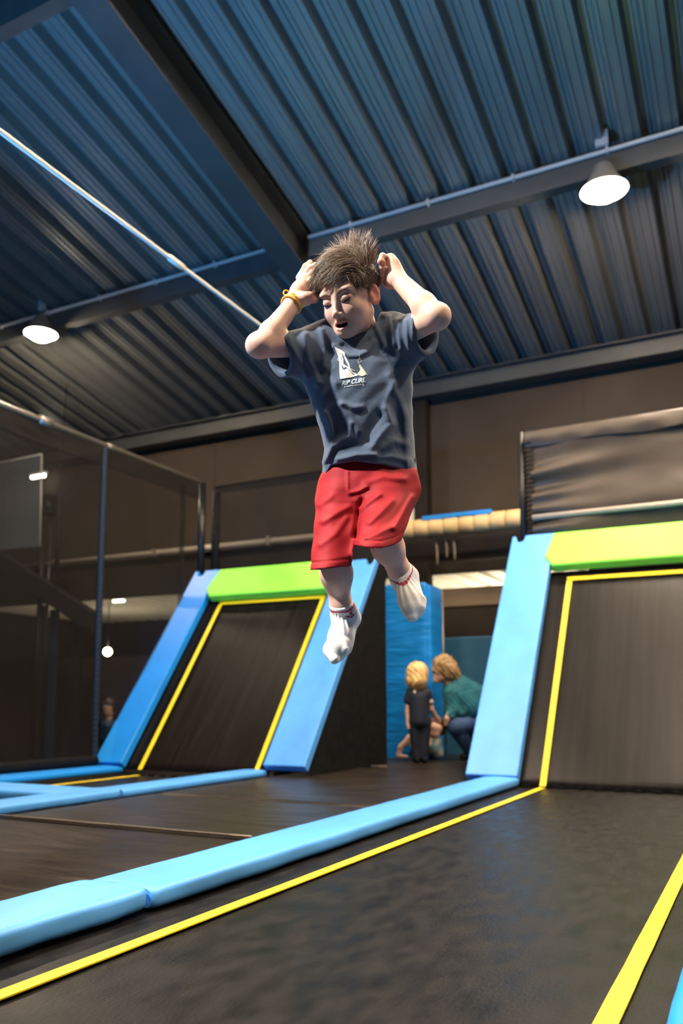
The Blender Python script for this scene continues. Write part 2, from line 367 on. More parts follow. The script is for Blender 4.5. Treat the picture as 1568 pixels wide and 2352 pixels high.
# ================================================================== TRAMPOLINES
def strip(name, a, b, wd, z, parent, m=None):
    """flat webbing strip between two points on the bed plane"""
    a = Vector((a[0], a[1], z)); b = Vector((b[0], b[1], z)); d = (b-a).normalized(); s = Vector((-d.y, d.x, 0))*wd/2
    n = 40; V = []; F = []
    for i in range(n+1):
        p = a.lerp(b, i/n); wv = 1+.07*noise.noise(Vector((p.x*4, p.y*4, 1)))
        V += [p-s*wv, p+s*wv, p+s*wv+Z*.004, p-s*wv+Z*.004]
    for i in range(n):
        for j in range(4): F.append((i*4+j, i*4+(j+1) % 4, i*4+4+(j+1) % 4, i*4+4+j))
    F += [(3, 2, 1, 0), tuple(4*n+j for j in range(4))]
    return mesh_obj(name, V, F, m or M['yellow'], parent)
def bed_plane(name, x0, x1, y0, y1, z, sag, m, parent, n=30):
    V = []; F = []
    for j in range(n+1):
        for i in range(n+1):
            u, v = i/n, j/n
            V.append((x0+(x1-x0)*u, y0+(y1-y0)*v, z-sag*math.sin(math.pi*u)*math.sin(math.pi*v)))
    for j in range(n):
        for i in range(n): a = j*(n+1)+i; F.append((a, a+1, a+n+2, a+n+1))
    o = mesh_obj(name, V, F, m, parent, True); s = o.modifiers.new('t', 'SOLIDIFY'); s.thickness = .006; return o
def ramp_plane(name, x0, x1, v0, v1, m, parent, sag=.03, n=24, off=0.0):
    V = []; F = []
    for j in range(n+1):
        for i in range(n+1):
            u, v = i/n, j/n
            p = Vector((x0+(x1-x0)*u, RY, 0))+RV*(v0+(v1-v0)*v)+RN*(off-sag*math.sin(math.pi*u)*math.sin(math.pi*v)); V.append(p)
    for j in range(n):
        for i in range(n): a = j*(n+1)+i; F.append((a, a+1, a+n+2, a+n+1))
    o = mesh_obj(name, V, F, m, parent, True); s = o.modifiers.new('t', 'SOLIDIFY'); s.thickness = .006; return o
def ramp_strip(name, p0, p1, wd, parent):
    (u0, v0), (u1, v1) = p0, p1
    a = Vector((u0, RY, 0))+RV*v0+RN*.012; b = Vector((u1, RY, 0))+RV*v1+RN*.012
    d = (b-a).normalized(); s = d.cross(RN)*wd/2; bm = bmesh.new()
    vs = [bm.verts.new(q) for q in (a-s, b-s, b+s, a+s)]; f = bm.faces.new(vs)
    r = bmesh.ops.extrude_face_region(bm, geom=[f])
    for v in [g for g in r['geom'] if isinstance(g, bmesh.types.BMVert)]: v.co += RN*.004
    return bm_obj(name, bm, M['yellow'], parent)
def trampoline(label, x0, x1, y0, z, yl, yr, vtop, label_cat='trampoline', yfar=RY):
    t = thing('trampoline', label, 'trampoline', (0, 0, 0))
    bed_plane('bed', x0, x1, y0, RY+.02, z, .012, M['bed'], t)
    ramp_plane('ramp_bed', x0, x1, 0.0, vtop, M['ramp_bed'], t)
    wv = .045
    strip('yellow_line', (yl, y0), (yl, RY-.02), wv, z+.002, t)
    strip('yellow_line', (yr, y0), (yr, RY-.02), wv, z+.002, t)
    ramp_strip('yellow_line', (yl, -.01), (yl, vtop-.11), wv, t)
    ramp_strip('yellow_line', (yr, -.01), (yr, vtop-.11), wv, t)
    ramp_strip('yellow_line', (yl-wv/2, vtop-.11), (yr+wv/2, vtop-.11), wv, t)
    # stitched seam where bed meets ramp
    bm = bmesh.new(); x = x0+.1
    while x < x1-.1:
        bx(bm, (x, RY-.015, z+.010), (.05, .03, .012)); x += .13
    o = bm_obj('seam_lacing', bm, M['bed'], t); o['kind'] = 'stuff'
    # frame below
    for xx in (x0+.05, x1-.05): tube('frame_rail', [(xx, y0, -.10), (xx, RY, -.10)], .03, M['black_metal'], t, 8)
    for xx in (x0+.3, x1-.3): tube('leg', [(xx, y0+1.0, -.35), (xx, y0+1.0, -.08)], .03, M['black_metal'], t, 8)
    return t
trampoline('near black trampoline below the jumping boy, with ramp at right', -1.70, -0.14, -1.2, 0.0, -1.48, -0.310, 2.26)
trampoline('far black trampoline beside the net, with ramp behind the boy', -5.46, -3.84, 4.40, -0.055, -5.24, -3.965, 2.24)
trampoline_left = thing('trampoline', 'black trampoline at the left edge, nearer than the cross pad', 'trampoline')
bed_plane('bed', -5.46, -3.84, 0.4, 4.0, -.055, .012, M['bed'], trampoline_left)
for yy in (1.0, 3.4): tube('leg', [(-5.0, yy, -.35), (-5.0, yy, -.06)], .03, M['black_metal'], trampoline_left, 8)
# ------------------------------------------------------------------ pads
def floor_pad(label, x0, x1, y0, y1, z0, z1, m='vinyl_blue', seed=0, amp=.005, group='blue pads around the trampolines', nseg=70):
    t = pad_sweep('safety_pad', (Vector((x0, y0, z0)), Y, X, Z), y1-y0, rprof(0, x1-x0, 0, z1-z0, .022), M[m], None, nseg, amp, seed)
    tag(t, label, 'pad', group); return t
floor_pad('short light blue pad in the bottom left corner of the picture', -1.925, -1.655, -1.2, 2.045, .012, .078, seed=3, amp=.008)
floor_pad('long light blue pad between the near trampoline and the dark walkway', -1.925, -1.645, 2.060, 6.27, .008, .070, seed=9)
floor_pad('blue pad just showing in the bottom right corner of the picture', -0.19, 0.20, -1.2, 6.2, .012, .075, seed=5, m='vinyl_mid')
floor_pad('long thin light blue pad between the walkway and the far trampoline', -4.10, -3.84, 4.45, 6.30, -.01, .045, seed=12, amp=.003)
floor_pad('light blue pad along the walkway at the left edge of the picture', -4.10, -3.84, 0.4, 4.43, -.01, .050, seed=14, amp=.004)
floor_pad('deep blue pad on the floor along the foot of the net', -5.75, -5.44, 0.4, 6.30, -.03, .025, m='vinyl_mid', seed=16, amp=.003)
t = pad_sweep('safety_pad', (Vector((-5.44, 4.00, -.02)), X, Y, Z), 1.42, rprof(0, .40, 0, .075, .025), M['vinyl_blue'], None, 30, .007, 21)
tag(t, 'light blue cross pad between the two trampolines at the left edge', 'pad', 'blue pads around the trampolines')
def notch_poly(u0, u1, v0, v1, nu, nw=.045, nd=.085, ch=0):
    P = [(u0, v0), (u1, v0), (u1, v1)]
    if nu is not None: 
        P += [(nu+nw, v1), (nu+nw*.8, v1-nd*.8), (nu+nw*.4, v1-nd), (nu-nw*.4, v1-nd), (nu-nw*.8, v1-nd*.8), (nu-nw, v1)]
    P += [(u0, v1)]
    return P
def ramp_pad(label, u0, u1, v0, v1, nu, m, thick=.085, off=.012, group='blue pads up the ramp sides'):
    o = prism('ramp_pad', notch_poly(u0, u1, v0, v1, nu), (Vector((0, RY, 0))+RN*off, X, RV, RN), thick, M[m], None, .018, 3)
    return tag(o, label, 'pad', group)
ramp_pad('light blue sloping pad on the left side of the right ramp', -2.055, -1.655, .03, 2.70, -1.975, 'vinyl_blue')
ramp_pad('light blue sloping pad on the right side of the left ramp, below the boy', -3.865, -3.455, .04, 2.56, -3.52, 'vinyl_blue')
ramp_pad('deep blue sloping pad on the left side of the left ramp, by the net', -5.76, -5.42, .00, 2.60, -5.66, 'vinyl_mid')
ramp_pad('blue sloping pad right of the right ramp, outside the picture', -.15, .25, .03, 2.70, .17, 'vinyl_blue')
def green_pad(label, u0, u1, v0, v1):
    P = [(u0-.055, v0+.13), (u0+.03, v0), (u1-.03, v0), (u1+.055, v0+.13), (u1, v1), (u0, v1)]
    o = prism('top_pad', P, (Vector((0, RY, 0))+RN*.016, X, RV, RN), .10, M['vinyl_green'], None, .022, 3)
    return tag(o, label, 'pad', 'lime green pads on the ramp tops')
green_pad('lime green pad along the top of the right ramp', -1.66, -.16, 2.24, 2.68)
green_pad('lime green pad along the top of the left ramp, behind the boy', -5.40, -3.88, 2.15, 2.58)
# ------------------------------------------------------------------ black side panel and backs of the ramps
def side_panel(label, x, flip):
    poly = [(RY+.06, .008), (8.03, .008), (8.03, 2.12), (7.90, 2.12)]
    o = prism('ramp_side_panel', [(a, b) for a, b in poly], (Vector((x, 0, 0)), Y, Z, X), .03*flip, M['black_fabric'])
    return tag(o, label, 'panel')
side_panel('black fabric panel closing the right side of the left ramp', -3.50, 1)
side_panel('black fabric panel closing the left side of the right ramp', -2.02, -1)
# ------------------------------------------------------------------ walkway mats
def crash_mat(label, x0, x1, y0, y1, z=0.0, seed=0):
    bm = bmesh.new(); n = 26; V = []; F = []
    for j in range(n+1):
        for i in range(n+1):
            u, v = i/n, j/n; x = x0+(x1-x0)*u; y = y0+(y1-y0)*v
            e = min(u, 1-u, v, 1-v); d = noise.noise(Vector((x*1.3+seed, y*3.2, seed)))*.006 + noise.noise(Vector((x*2+seed, y*9, seed)))*.003
            V.append((x, y, z+d*min(1, e*8)-(.012 if e == 0 else 0)))
    for j in range(n):
        for i in range(n): a = j*(n+1)+i; F.append((a, a+1, a+n+2, a+n+1))
    o = mesh_obj('crash_mat', V, F, M['mat_vinyl'], None, True)
    s = o.modifiers.new('t', 'SOLIDIFY'); s.thickness = .30; s.offset = -1
    return tag(o, label, 'mat', 'dark vinyl mats of the walkway')
crash_mat('brown black vinyl mat of the walkway at the lower left', -3.835, -1.93, -1.0, 3.36, seed=1)
crash_mat('brown black vinyl mat in the middle of the walkway', -3.835, -1.93, 3.375, 4.69, seed=4)
crash_mat('brown black vinyl mat between the feet of the two ramps', -3.835, -1.93, 4.705, 7.62, seed=8)
crash_mat('dark mat in the passage where the children play', -4.6, -1.7, 7.635, 9.85, seed=11)
def seam(a, b, label):
    a = Vector(a); b = Vector(b)
    o = tube('mat_seam_strip', [a.lerp(b, i/12)+Z*(.004+.002*noise.noise(a.lerp(b, i/12)*5)) for i in range(13)], .006, M['steel'])
    return tag(o, label, 'strip')
seam((-3.80, 3.367, .002), (-2.14, 3.367, .002), 'thin pale metal strip over the joint of the near walkway mats')
seam((-3.55, 7.628, .002), (-3.30, 7.628, .002), 'short pale strip at the passage mat joint by the black panel')
# ================================================================== NETS
def net_panel(name, frame, L, H, m, parent, nu=30, nv=14, amp=.03, seed=0, sagtop=0.0):
    O, U, V_, N = [Vector(a) for a in frame]; V = []; F = []
    for j in range(nv+1):
        for i in range(nu+1):
            u, v = i/nu, j/nv; e = min(u, 1-u, v, 1-v)*6
            d = amp*noise.noise(Vector((u*L*1.1+seed, v*H*1.6, seed)))*min(1, e)
            V.append(O+U*(u*L)+V_*(v*H-(sagtop*math.sin(math.pi*u)*v))+N*d)
    for j in range(nv):
        for i in range(nu): a = j*(nu+1)+i; F.append((a, a+1, a+nu+2, a+nu+1))
    return mesh_obj(name, V, F, m, parent, True)
t = thing('safety_net', 'black mesh safety net on a pipe frame at the left edge', 'net', (-5.737, 6.2, 0))
net_panel('mesh', ((0, -5.8, .09), Y, Z, X), 5.8, 3.08, M['net'], t, 40, 16, .04, 2)
net_panel('mesh', ((0, 0.02, .45), Y, Z, X), 1.66, 2.72, M['net'], t, 20, 16, .03, 5)
net_panel('valance', ((.01, -5.8, 2.98), Y, Z, X), 5.8, .20, M['net_dense'], t, 60, 6, .03, 8)
net_panel('valance', ((.01, 0, 2.98), Y, Z, X), 1.70, .20, M['net_dense'], t, 24, 6, .03, 9)
tube('top_rail', [(0, -5.8, 3.20), (0, 1.72, 3.20)], .024, M['steel'], t)
tube('coupling', [(0, -.87, 3.20), (0, -.73, 3.20)], .045, M['steel'], t)
tube('coupling', [(0, .02, 3.20), (0, .12, 3.20)], .034, M['steel'], t)
def sleeve(a, b, r, parent, m, turns=26):
    a = Vector(a); b = Vector(b); n = turns*4
    tube('post_sleeve', [a.lerp(b, i/n) for i in range(n+1)], [r*(1+.05*math.sin(i*math.pi/2)) for i in range(n+1)], m, parent, 10)
sleeve((0, .0, .05), (0, 0, 3.17), .034, t, M['foam_sleeve'], 60)
tube('post', [(0, 1.66, 2.02), (0, 1.66, 3.20)], .045, M['black_metal'], t)
tube('post', [(.10, 1.80, 1.95), (.10, 1.80, 3.10)], .05, M['black_fabric'], t)
tube('bottom_roll', [(.0, -5.8, .075), (0, .02, .075)], .05, M['black_fabric'], t)
net_panel('edge_band', ((.0, 1.24, .55), Y, Z, X), .10, 2.55, M['net_dense'], t, 3, 24, .03, 12)
# mesh behind the left ramp
t = thing('safety_net', 'brown black mesh net stretched behind the top of the left ramp', 'net', (-5.70, 8.05, 0))
net_panel('mesh', ((0, 0, 1.9), X, Z, Y), 2.2, 1.30, M['net'], t, 24, 12, .03, 31)
net_panel('hem', ((0, .01, 3.10), X, Z, Y), 2.2, .10, M['net_dense'], t, 24, 3, .02, 33)
tube('top_cord', [(0, 0, 3.20), (2.2, 0, 3.20)], .008, M['black_fabric'], t, 6)
tube('post', [(2.2, 0, 1.9), (2.2, 0, 3.22)], .03, M['black_metal'], t)
# tarp behind the right ramp
t = thing('backstop_tarp', 'dark brown tarp laced to a black frame above the right ramp', 'tarp', (-1.98, 8.0, 0))
def tarp_sheet():
    L, H = 3.4, 1.20; nu, nv = 90, 44; V = []; F = []
    for j in range(nv+1):
        for i in range(nu+1):
            u, v = i/nu*L, j/nv*H; e = min(1, (u)*3)
            pull = sum(.075*math.exp(-((v-c-.10*u*s)/(.05+.10*u))**2)*math.exp(-u/.9) for c, s in ((.30, .3), (.62, .9), (.85, 1.0), (.5, -.1)))
            d = pull + .075*noise.noise(Vector((u*.8+.4*v, v*1.9, 3)))*e + .010*noise.noise(Vector((u*3, v*5, 7)))*e
            V.append((.10+u, -d, 1.98+v))
    for j in range(nv):
        for i in range(nu): a = j*(nu+1)+i; F.append((a, a+1, a+nu+2, a+nu+1))
    return mesh_obj('sheet', V, F, M['tarp'], t, True)
tarp_sheet()
V = []; F = []
for i in range(61):
    u = i/60*3.45
    s = .02*noise.noise(Vector((u*4, 0, 5)))
    V += [(.04+u, -.03, 3.275), (.04+u, -.055-s, 3.20), (.04+u, -.035+s, 3.125-.012*math.sin(u*7))]
for i in range(60):
    for j in range(2): a = i*3+j; F.append((a, a+3, a+4, a+1))
mesh_obj('top_hem', V, F, M['tarp'], t, True)
tube('post', [(0, 0, 1.95), (0, 0, 3.28)], .035, M['black_metal'], t)
tube('top_bar', [(0, 0, 3.27), (3.5, 0, 3.27)], .022, M['black_metal'], t)
for i in range(26):
    z = 2.02+i*.045
    tube('lace', [(.03, -.03, z), (.075, -.045, z+.012), (.12, -.03, z+.005)], .009, M['black_fabric'], t, 6)
tube('inner_bar', [(.10, -.05, 2.40), (3.5, -.06, 2.40)], .028, mat('pale_bar', (.36, .31, .25), .45), t)
# pale pipe on the back wall, tan padded beam with blue strip
t = thing('wall_pipe', 'long pale pipe along the back wall, seen through the nets', 'pipe', (-12.0, 10.80, 3.09))
tube('pipe', [(0, 0, 0), (7.2, 0, 0)], .045, mat('pale_pipe', (.42, .37, .30), .45), t)
for x in (1.0, 3.2, 5.4, 7.0): box('bracket', (x-.03, -.06, -.07), (x+.03, .15, .07), M['steel'], t)
a = on_y(890, 1222, 9.8); b = on_y(1192, 1200, 9.8)
t = thing('padded_beam', 'tan padded beam on straps across the passage, behind the boy', 'beam', tuple(a))
L = b[0]-a[0]+.05
n = 9
for i in range(n):
    tube('pad_segment', [(L*i/n, 0, -.0), (L*i/n+.02, 0, 0), (L*(i+1)/n-.02, 0, 0), (L*(i+1)/n-.004, 0, 0)], [.105, .118, .118, .105], M['tan'], t, 16)
a2 = on_y(968, 1192, 9.7); b2 = on_y(1127, 1183, 9.7)
o = box('blue_board', (0, 0, -.02), (b2[0]-a2[0], .12, .035), M['vinyl_deep'], None, .01); o.location = a2
tag(o, 'narrow blue board lying on the tan padded beam', 'board')
a3 = on_y(932, 1187, 9.9)
o = box('white_box', (-.13, 0, -.06), (.06, .15, .14), M['white'], None, .015); o.location = a3
tag(o, 'small white box on the tan beam beside the red shorts', 'box')
for i, (px, y0, y1) in enumerate(((1000, 1235, 1296), (1022, 1235, 1280), (1040, 1235, 1285))):
    p0 = on_y(px, y0, 9.9); p1 = on_y(px+4, y1, 9.9)
    o = tube('hanging_strap', [(0, 0, 0), tuple((p1-p0)*.5+np.array([.01, .0, 0])), tuple(p1-p0)], .012, mat('strap', (.30, .24, .17), .6)); o.location = p0
    tag(o, ('pale strap hanging from the tan beam, nearest the boy', 'middle one of three straps hanging from the tan beam', 'right one of three straps hanging from the tan beam')[i], 'strap', 'straps under the tan beam')
t = thing('dark_lintel', 'dark beam crossing the passage above the lit slats', 'beam', (-4.6, 10.2, 2.46))
box('body', (0, 0, 0), (2.9, .10, .30), M['wall_dark'], t, .01); box('lip', (0, -.03, -.03), (2.9, .02, .02), M['wall_dark'], t)
# ------------------------------------------------------------------ passage: blue pillar, teal padding, brown board
t = thing('padded_pillar', 'tall blue padded pillar behind the toddler', 'pillar', (-3.62, 9.0, 0))
p = pad_sweep('front_pad', (Vector((-.27, 0, -.02)), Z, X, -Y), 2.02, rprof(0, .52, -.05, .04, .02), M['vinyl_deep'], t, 60, .010, 41)
pad_sweep('side_pad', (Vector((.26, .0, -.02)), Z, Y, X), 1.99, rprof(0, .40, -.05, .03, .02), M['vinyl_deep'], t, 60, .012, 44)
box('core', (-.25, .04, -.02), (.22, .42, 2.0), M['black_fabric'], t)
tube('edge_piping', [(.285, .42, 0), (.285, .42, 1.95)], .012, M['steel'], t, 6)
t = thing('teal_wall_padding', 'dark teal padding behind the crouching adult', 'padding', (-3.5, 9.9, 0))
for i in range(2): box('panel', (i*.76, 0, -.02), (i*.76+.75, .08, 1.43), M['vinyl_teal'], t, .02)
t = thing('brown_board', 'brown board wall above the teal padding', 'board', (-4.3, 10.3, 0))
box('upper', (0, 0, 1.86), (2.6, .05, 2.10), mat('board_light', (.12, .085, .055), .6), t, .004); box('lower', (0, .02, -.35), (2.6, .05, 1.86), M['wall_dark'], t)
# ------------------------------------------------------------------ things behind the net
t = thing('acrylic_panel', 'grey see-through acrylic panel with pale edges behind the net', 'panel', (0, 0, 0))
Yp = 9.6
c = [on_y(-60, 1075, Yp), on_y(96, 1043, Yp), on_y(92, 1255, Yp), on_y(-60, 1268, Yp)]
bm = bmesh.new(); f = bm.faces.new([bm.verts.new(Vector(q)) for q in c]); r = bmesh.ops.extrude_face_region(bm, geom=[f])
for v in [g for g in r['geom'] if isinstance(g, bmesh.types.BMVert)]: v.co.y += .01
bm_obj('pane', bm, M['glass'], t)
tube('edge_trim', [c[0], c[1]], .014, M['conduit'], t, 6); tube('edge_trim', [c[1], c[2]], .014, M['conduit'], t, 6)
tube('post', [Vector(c[2])+X*.05, Vector((c[2][0]+.05, c[2][1], -.35))], .04, M['black_metal'], t, 8)
a = on_y(-30, 1262, 9.3); b = on_y(215, 1420, 9.3)
o = prism('padded_rail', [(0, 0), (float(b[0]-a[0]), float(b[2]-a[2])), (float(b[0]-a[0]), float(b[2]-a[2])-.32), (0, -.32)], (Vector(a)+Z*.08, X, Z, Y), .16, M['black_fabric'], None, .02)
tag(o, 'black padded rail sloping down behind the net', 'rail')
p0 = on_y(137, 1130, 9.25); p00 = np.array([p0[0]+.05, 9.25, roof_z(9.25)]); p1 = on_y(128, 1330, 9.25)
o = tube('hanging_strap', [p00, p0*.98+p00*.02, p0, p0*.5+p1*.5+np.array([.02, 0, 0]), p1], [.006, .006, .035, .035, .035], M['black_fabric'])
tag(o, 'wide black strap hanging above the sloping rail behind the net', 'strap')
p0 = on_y(100, 1150, 9.4)
t = thing('loudspeaker', 'black loudspeaker hung beside the acrylic panel behind the net', 'loudspeaker', tuple(p0))
box('cabinet', (-.04, 0, -.22), (.16, .22, .10), M['black_fabric'], t, .02); tube('stand_pole', [(.06, .12, -.22), (.06, .12, -.35-p0[2])], .02, M['black_metal'], t, 8)
bm = bmesh.new(); bmesh.ops.create_cone(bm, cap_ends=True, segments=20, radius1=.075, radius2=.06, depth=.02, matrix=Matrix.Translation((.06, -.005, -.08)) @ Matrix.Rotation(math.pi/2, 4, 'X')); bm_obj('cone', bm, M['black_metal'], t)
def post_at(px, py0, py1, Yv, wd, m, label, name='dark_post'):
    a = on_y(px, py0, Yv); o = box(name, (-wd/2, 0, -.35-0), (wd/2, .08, float(a[2])), M[m], None, .01); o.location = (a[0], Yv, 0)
    return tag(o, label, 'post')
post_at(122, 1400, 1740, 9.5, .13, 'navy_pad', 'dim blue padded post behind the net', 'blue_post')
post_at(95, 1390, 1740, 9.45, .05, 'black_metal', 'thin black post left of the dim blue post', 'black_post')
post_at(178, 1390, 1740, 9.5, .16, 'black_fabric', 'broad black padded post right of the dim blue post', 'black_post')
o = struct(box('wall_low', (-14.2, 10.2, -.35), (-6.6, 10.3, 1.35), M['wall_dark']))
# diagonal tension cable under the roof
a = at(-330, 55, 3.4); b = on_y(890, 965, 10.7)
t = thing('tension_cable', 'braided white tension cable crossing below the roof at upper left', 'cable')
pts = [Vector(a).lerp(Vector(b), i/60) for i in range(61)]
tube('cable', pts, .0135, M['cable'], t, 8)
k = Vector(a).lerp(Vector(b), .5); d = (Vector(b)-Vector(a)).normalized()
q0 = at(405, 601, 1); 
def nearest(px, py):
    best = min((((Vector(p)-Vector(CC)).normalized()-Vector(ray(px, py)).normalized()).length, i) for i, p in enumerate(pts)); return pts[best[1]]
for px, py, ln in ((408, 605, .10),):
    p = nearest(px, py); tube('turnbuckle', [p-d*ln, p+d*ln], .022, M['cable'], t, 8)
# ================================================================== PEOPLE: implicit bodies meshed with surface nets
def smin(a, b, k):
    if k <= 0: return np.minimum(a, b)
    h = np.maximum(k-np.abs(a-b), 0)/k
    return np.minimum(a, b)-h*h*k*.25
def smax(a, b, k): return -smin(-a, -b, k)
def cone_f(a, b, r1, r2, flat=None, fs=1.0):
    a = np.array(a, np.float32); b = np.array(b, np.float32); ba = b-a; L = float(ba@ba)+1e-12
    fl = None if flat is None else np.array(flat, np.float32)/np.linalg.norm(flat)
    def f(P):
        q = P-a; t = np.clip((q@ba)/L, 0, 1); e = q-t[..., None]*ba
        if fl is not None: e = e+(e@fl)[..., None]*fl*(1/fs-1)
        return np.sqrt((e*e).sum(-1))-(r1+(r2-r1)*t)
    m = max(r1, r2)*max(1, fs); return f, np.minimum(a, b)-m, np.maximum(a, b)+m
def ell_f(c, r, R=None):
    c = np.array(c, np.float32); r = np.array(r, np.float32); R_ = None if R is None else np.array(R, np.float32)
    def f(P):
        q = P-c
        if R_ is not None: q = q@R_
        k0 = np.sqrt(((q/r)**2).sum(-1)); k1 = np.sqrt(((q/(r*r))**2).sum(-1))+1e-9
        return k0*(k0-1)/k1
    m = float(r.max()); return f, c-m, c+m
def torus_f(c, n, R, r):
    c = np.array(c, np.float32); n = np.array(n, np.float32)/np.linalg.norm(n)
    def f(P):
        q = P-c; z = q@n; e = np.sqrt(np.maximum((q*q).sum(-1)-z*z, 0))-R
        return np.sqrt(e*e+z*z)-r
    return f, c-(R+r), c+(R+r)
class Field:
    def __init__(s, lo, hi, h):
        s.lo = np.array(lo, np.float32); s.h = h
        s.n = np.ceil((np.array(hi)-np.array(lo))/h).astype(int)+1
        s.d = np.full(s.n, 1.0, np.float32)
    def pts(s, a, b):
        g = [s.lo[i]+s.h*np.arange(a[i], b[i], dtype=np.float32) for i in range(3)]
        return np.stack(np.meshgrid(*g, indexing='ij'), -1)
    def put(s, prim, k=0.0, op='add', pad=None):
        f, lo, hi = prim; p = (k+3*s.h) if pad is None else pad
        a = np.clip(np.floor((lo-p-s.lo)/s.h).astype(int), 0, s.n); b = np.clip(np.ceil((hi+p-s.lo)/s.h).astype(int)+1, 0, s.n)
        if (b <= a).any(): return
        sl = tuple(slice(a[i], b[i]) for i in range(3)); v = f(s.pts(a, b)).astype(np.float32)
        s.d[sl] = smin(s.d[sl], v, k) if op == 'add' else smax(s.d[sl], -v if op == 'sub' else v, k)
    def cone(s, a, b, r1, r2, k=0.0, op='add', flat=None, fs=1.0): s.put(cone_f(a, b, r1, r2, flat, fs), k, op)
    def ell(s, c, r, k=0.0, op='add', R=None): s.put(ell_f(c, r, R), k, op)
    def chain(s, pts, rs, k=0.004, op='add'):
        for i in range(len(pts)-1): s.cone(pts[i], pts[i+1], rs[i], rs[i+1], k, op)
    def mesh(s, smooth=1):
        d = s.d; S_ = d < 0
        n = np.zeros(np.array(d.shape)-1, np.int8)
        for i in (0, 1):
            for j in (0, 1):
                for k in (0, 1): n += S_[i:d.shape[0]-1+i, j:d.shape[1]-1+j, k:d.shape[2]-1+k]
        mix = (n > 0) & (n < 8); idx = np.argwhere(mix); vid = np.full(mix.shape, -1, np.int32); vid[mix] = np.arange(len(idx))
        acc = np.zeros((len(idx), 3)); cnt = np.zeros(len(idx))
        cs = [(i, j, k) for i in (0, 1) for j in (0, 1) for k in (0, 1)]
        val = {c: d[idx[:, 0]+c[0], idx[:, 1]+c[1], idx[:, 2]+c[2]] for c in cs}
        for c in cs:
            for ax in range(3):
                if c[ax] == 0:
                    e = list(c); e[ax] = 1; e = tuple(e); a, b = val[c], val[e]; m = (a < 0) != (b < 0)
                    t = np.where(m, a/np.where(m, a-b, 1), 0); p = np.tile(np.array(c, float), (len(idx), 1)); p[:, ax] += t
                    acc[m] += p[m]; cnt[m] += 1
        V = (idx+acc/cnt[:, None])*s.h+s.lo
        Fs = []
        for ax in range(3):
            o1, o2 = (ax+1) % 3, (ax+2) % 3
            A = [slice(None)]*3; B = [slice(None)]*3; A[ax] = slice(0, -1); B[ax] = slice(1, None)
            sa, sb = S_[tuple(A)], S_[tuple(B)]; e = np.argwhere(sa != sb)
            e = e[(e[:, o1] > 0) & (e[:, o2] > 0) & (e[:, o1] < d.shape[o1]-1) & (e[:, o2] < d.shape[o2]-1)]
            if not len(e): continue
            q = []
            for da, db in ((-1, -1), (0, -1), (0, 0), (-1, 0)):
                c = e.copy(); c[:, o1] += da; c[:, o2] += db; q.append(vid[c[:, 0], c[:, 1], c[:, 2]])
            q = np.stack(q, 1); inside = sa[e[:, 0], e[:, 1], e[:, 2]]
            q[~inside] = q[~inside][:, ::-1]; Fs.append(q)
        F = np.concatenate(Fs); F = F[(F >= 0).all(1)]
        for it in range(smooth):
            for lam in (.5, -.52):
                sm = np.zeros_like(V); c = np.zeros(len(V))
                for i in range(4):
                    a, b = F[:, i], F[:, (i+1) % 4]
                    for x in range(3): sm[:, x] += np.bincount(a, V[b, x], len(V))+np.bincount(b, V[a, x], len(V))
                    c += np.bincount(a, minlength=len(V))+np.bincount(b, minlength=len(V))
                V = V+lam*(sm/np.maximum(c, 1)[:, None]-V)
        return V, F
def fast_mesh(name, V, F, m, parent=None, col=None, smooth=True):
    me = bpy.data.meshes.new(name); V = np.ascontiguousarray(V, np.float32); F = np.ascontiguousarray(F, np.int32)
    k = F.shape[1]; me.vertices.add(len(V)); me.vertices.foreach_set('co', V.ravel())
    me.loops.add(F.size); me.loops.foreach_set('vertex_index', F.ravel())
    me.polygons.add(len(F)); me.polygons.foreach_set('loop_start', np.arange(0, F.size, k, dtype=np.int32))
    me.polygons.foreach_set('loop_total', np.full(len(F), k, np.int32)); me.polygons.foreach_set('use_smooth', np.full(len(F), smooth))
    me.update(calc_edges=True); me.validate()
    if col is not None:
        a = me.color_attributes.new('Col', 'FLOAT_COLOR', 'POINT'); c = np.ones((len(V), 4), np.float32); c[:, :3] = col; a.data.foreach_set('color', c.ravel())
    if m: me.materials.append(m)
    o = bpy.data.objects.new(name, me); COL.objects.link(o)
    if parent: o.parent = parent
    return o
M['skin'] = mat('skin', (.70, .44, .33), .55, spec=.28, sss=.22, attr='Col', var=.10, vscale=30)
M['hair'] = mat('brown_hair', (.10, .06, .04), .38, spec=.5, attr='Col')
M['shirt'] = mat('slate_tee', (.062, .090, .142), .8, spec=.25, var=.12, vscale=10, bump=.35, bscale=70, bdist=.004, sheen=.2)
M['shorts'] = mat('red_shorts', (.33, .013, .019), .65, spec=.18, var=.08, vscale=14, bump=.2, bscale=200, bdist=.002)
M['sock'] = mat('white_sock', (.8, .8, .78), .8, spec=.2, attr='Col', bump=.3, bscale=260, bdist=.002)
M['print'] = mat('print_white', (.78, .78, .74), .7)
M['print_red'] = mat('print_red', (.50, .06, .08), .7)
M['dark'] = mat('lash_brown', (.012, .008, .006), .6)
M['teeth'] = mat('teeth', (.80, .76, .68), .3)
M['band'] = mat('yellow_band', (.80, .42, .05), .45)
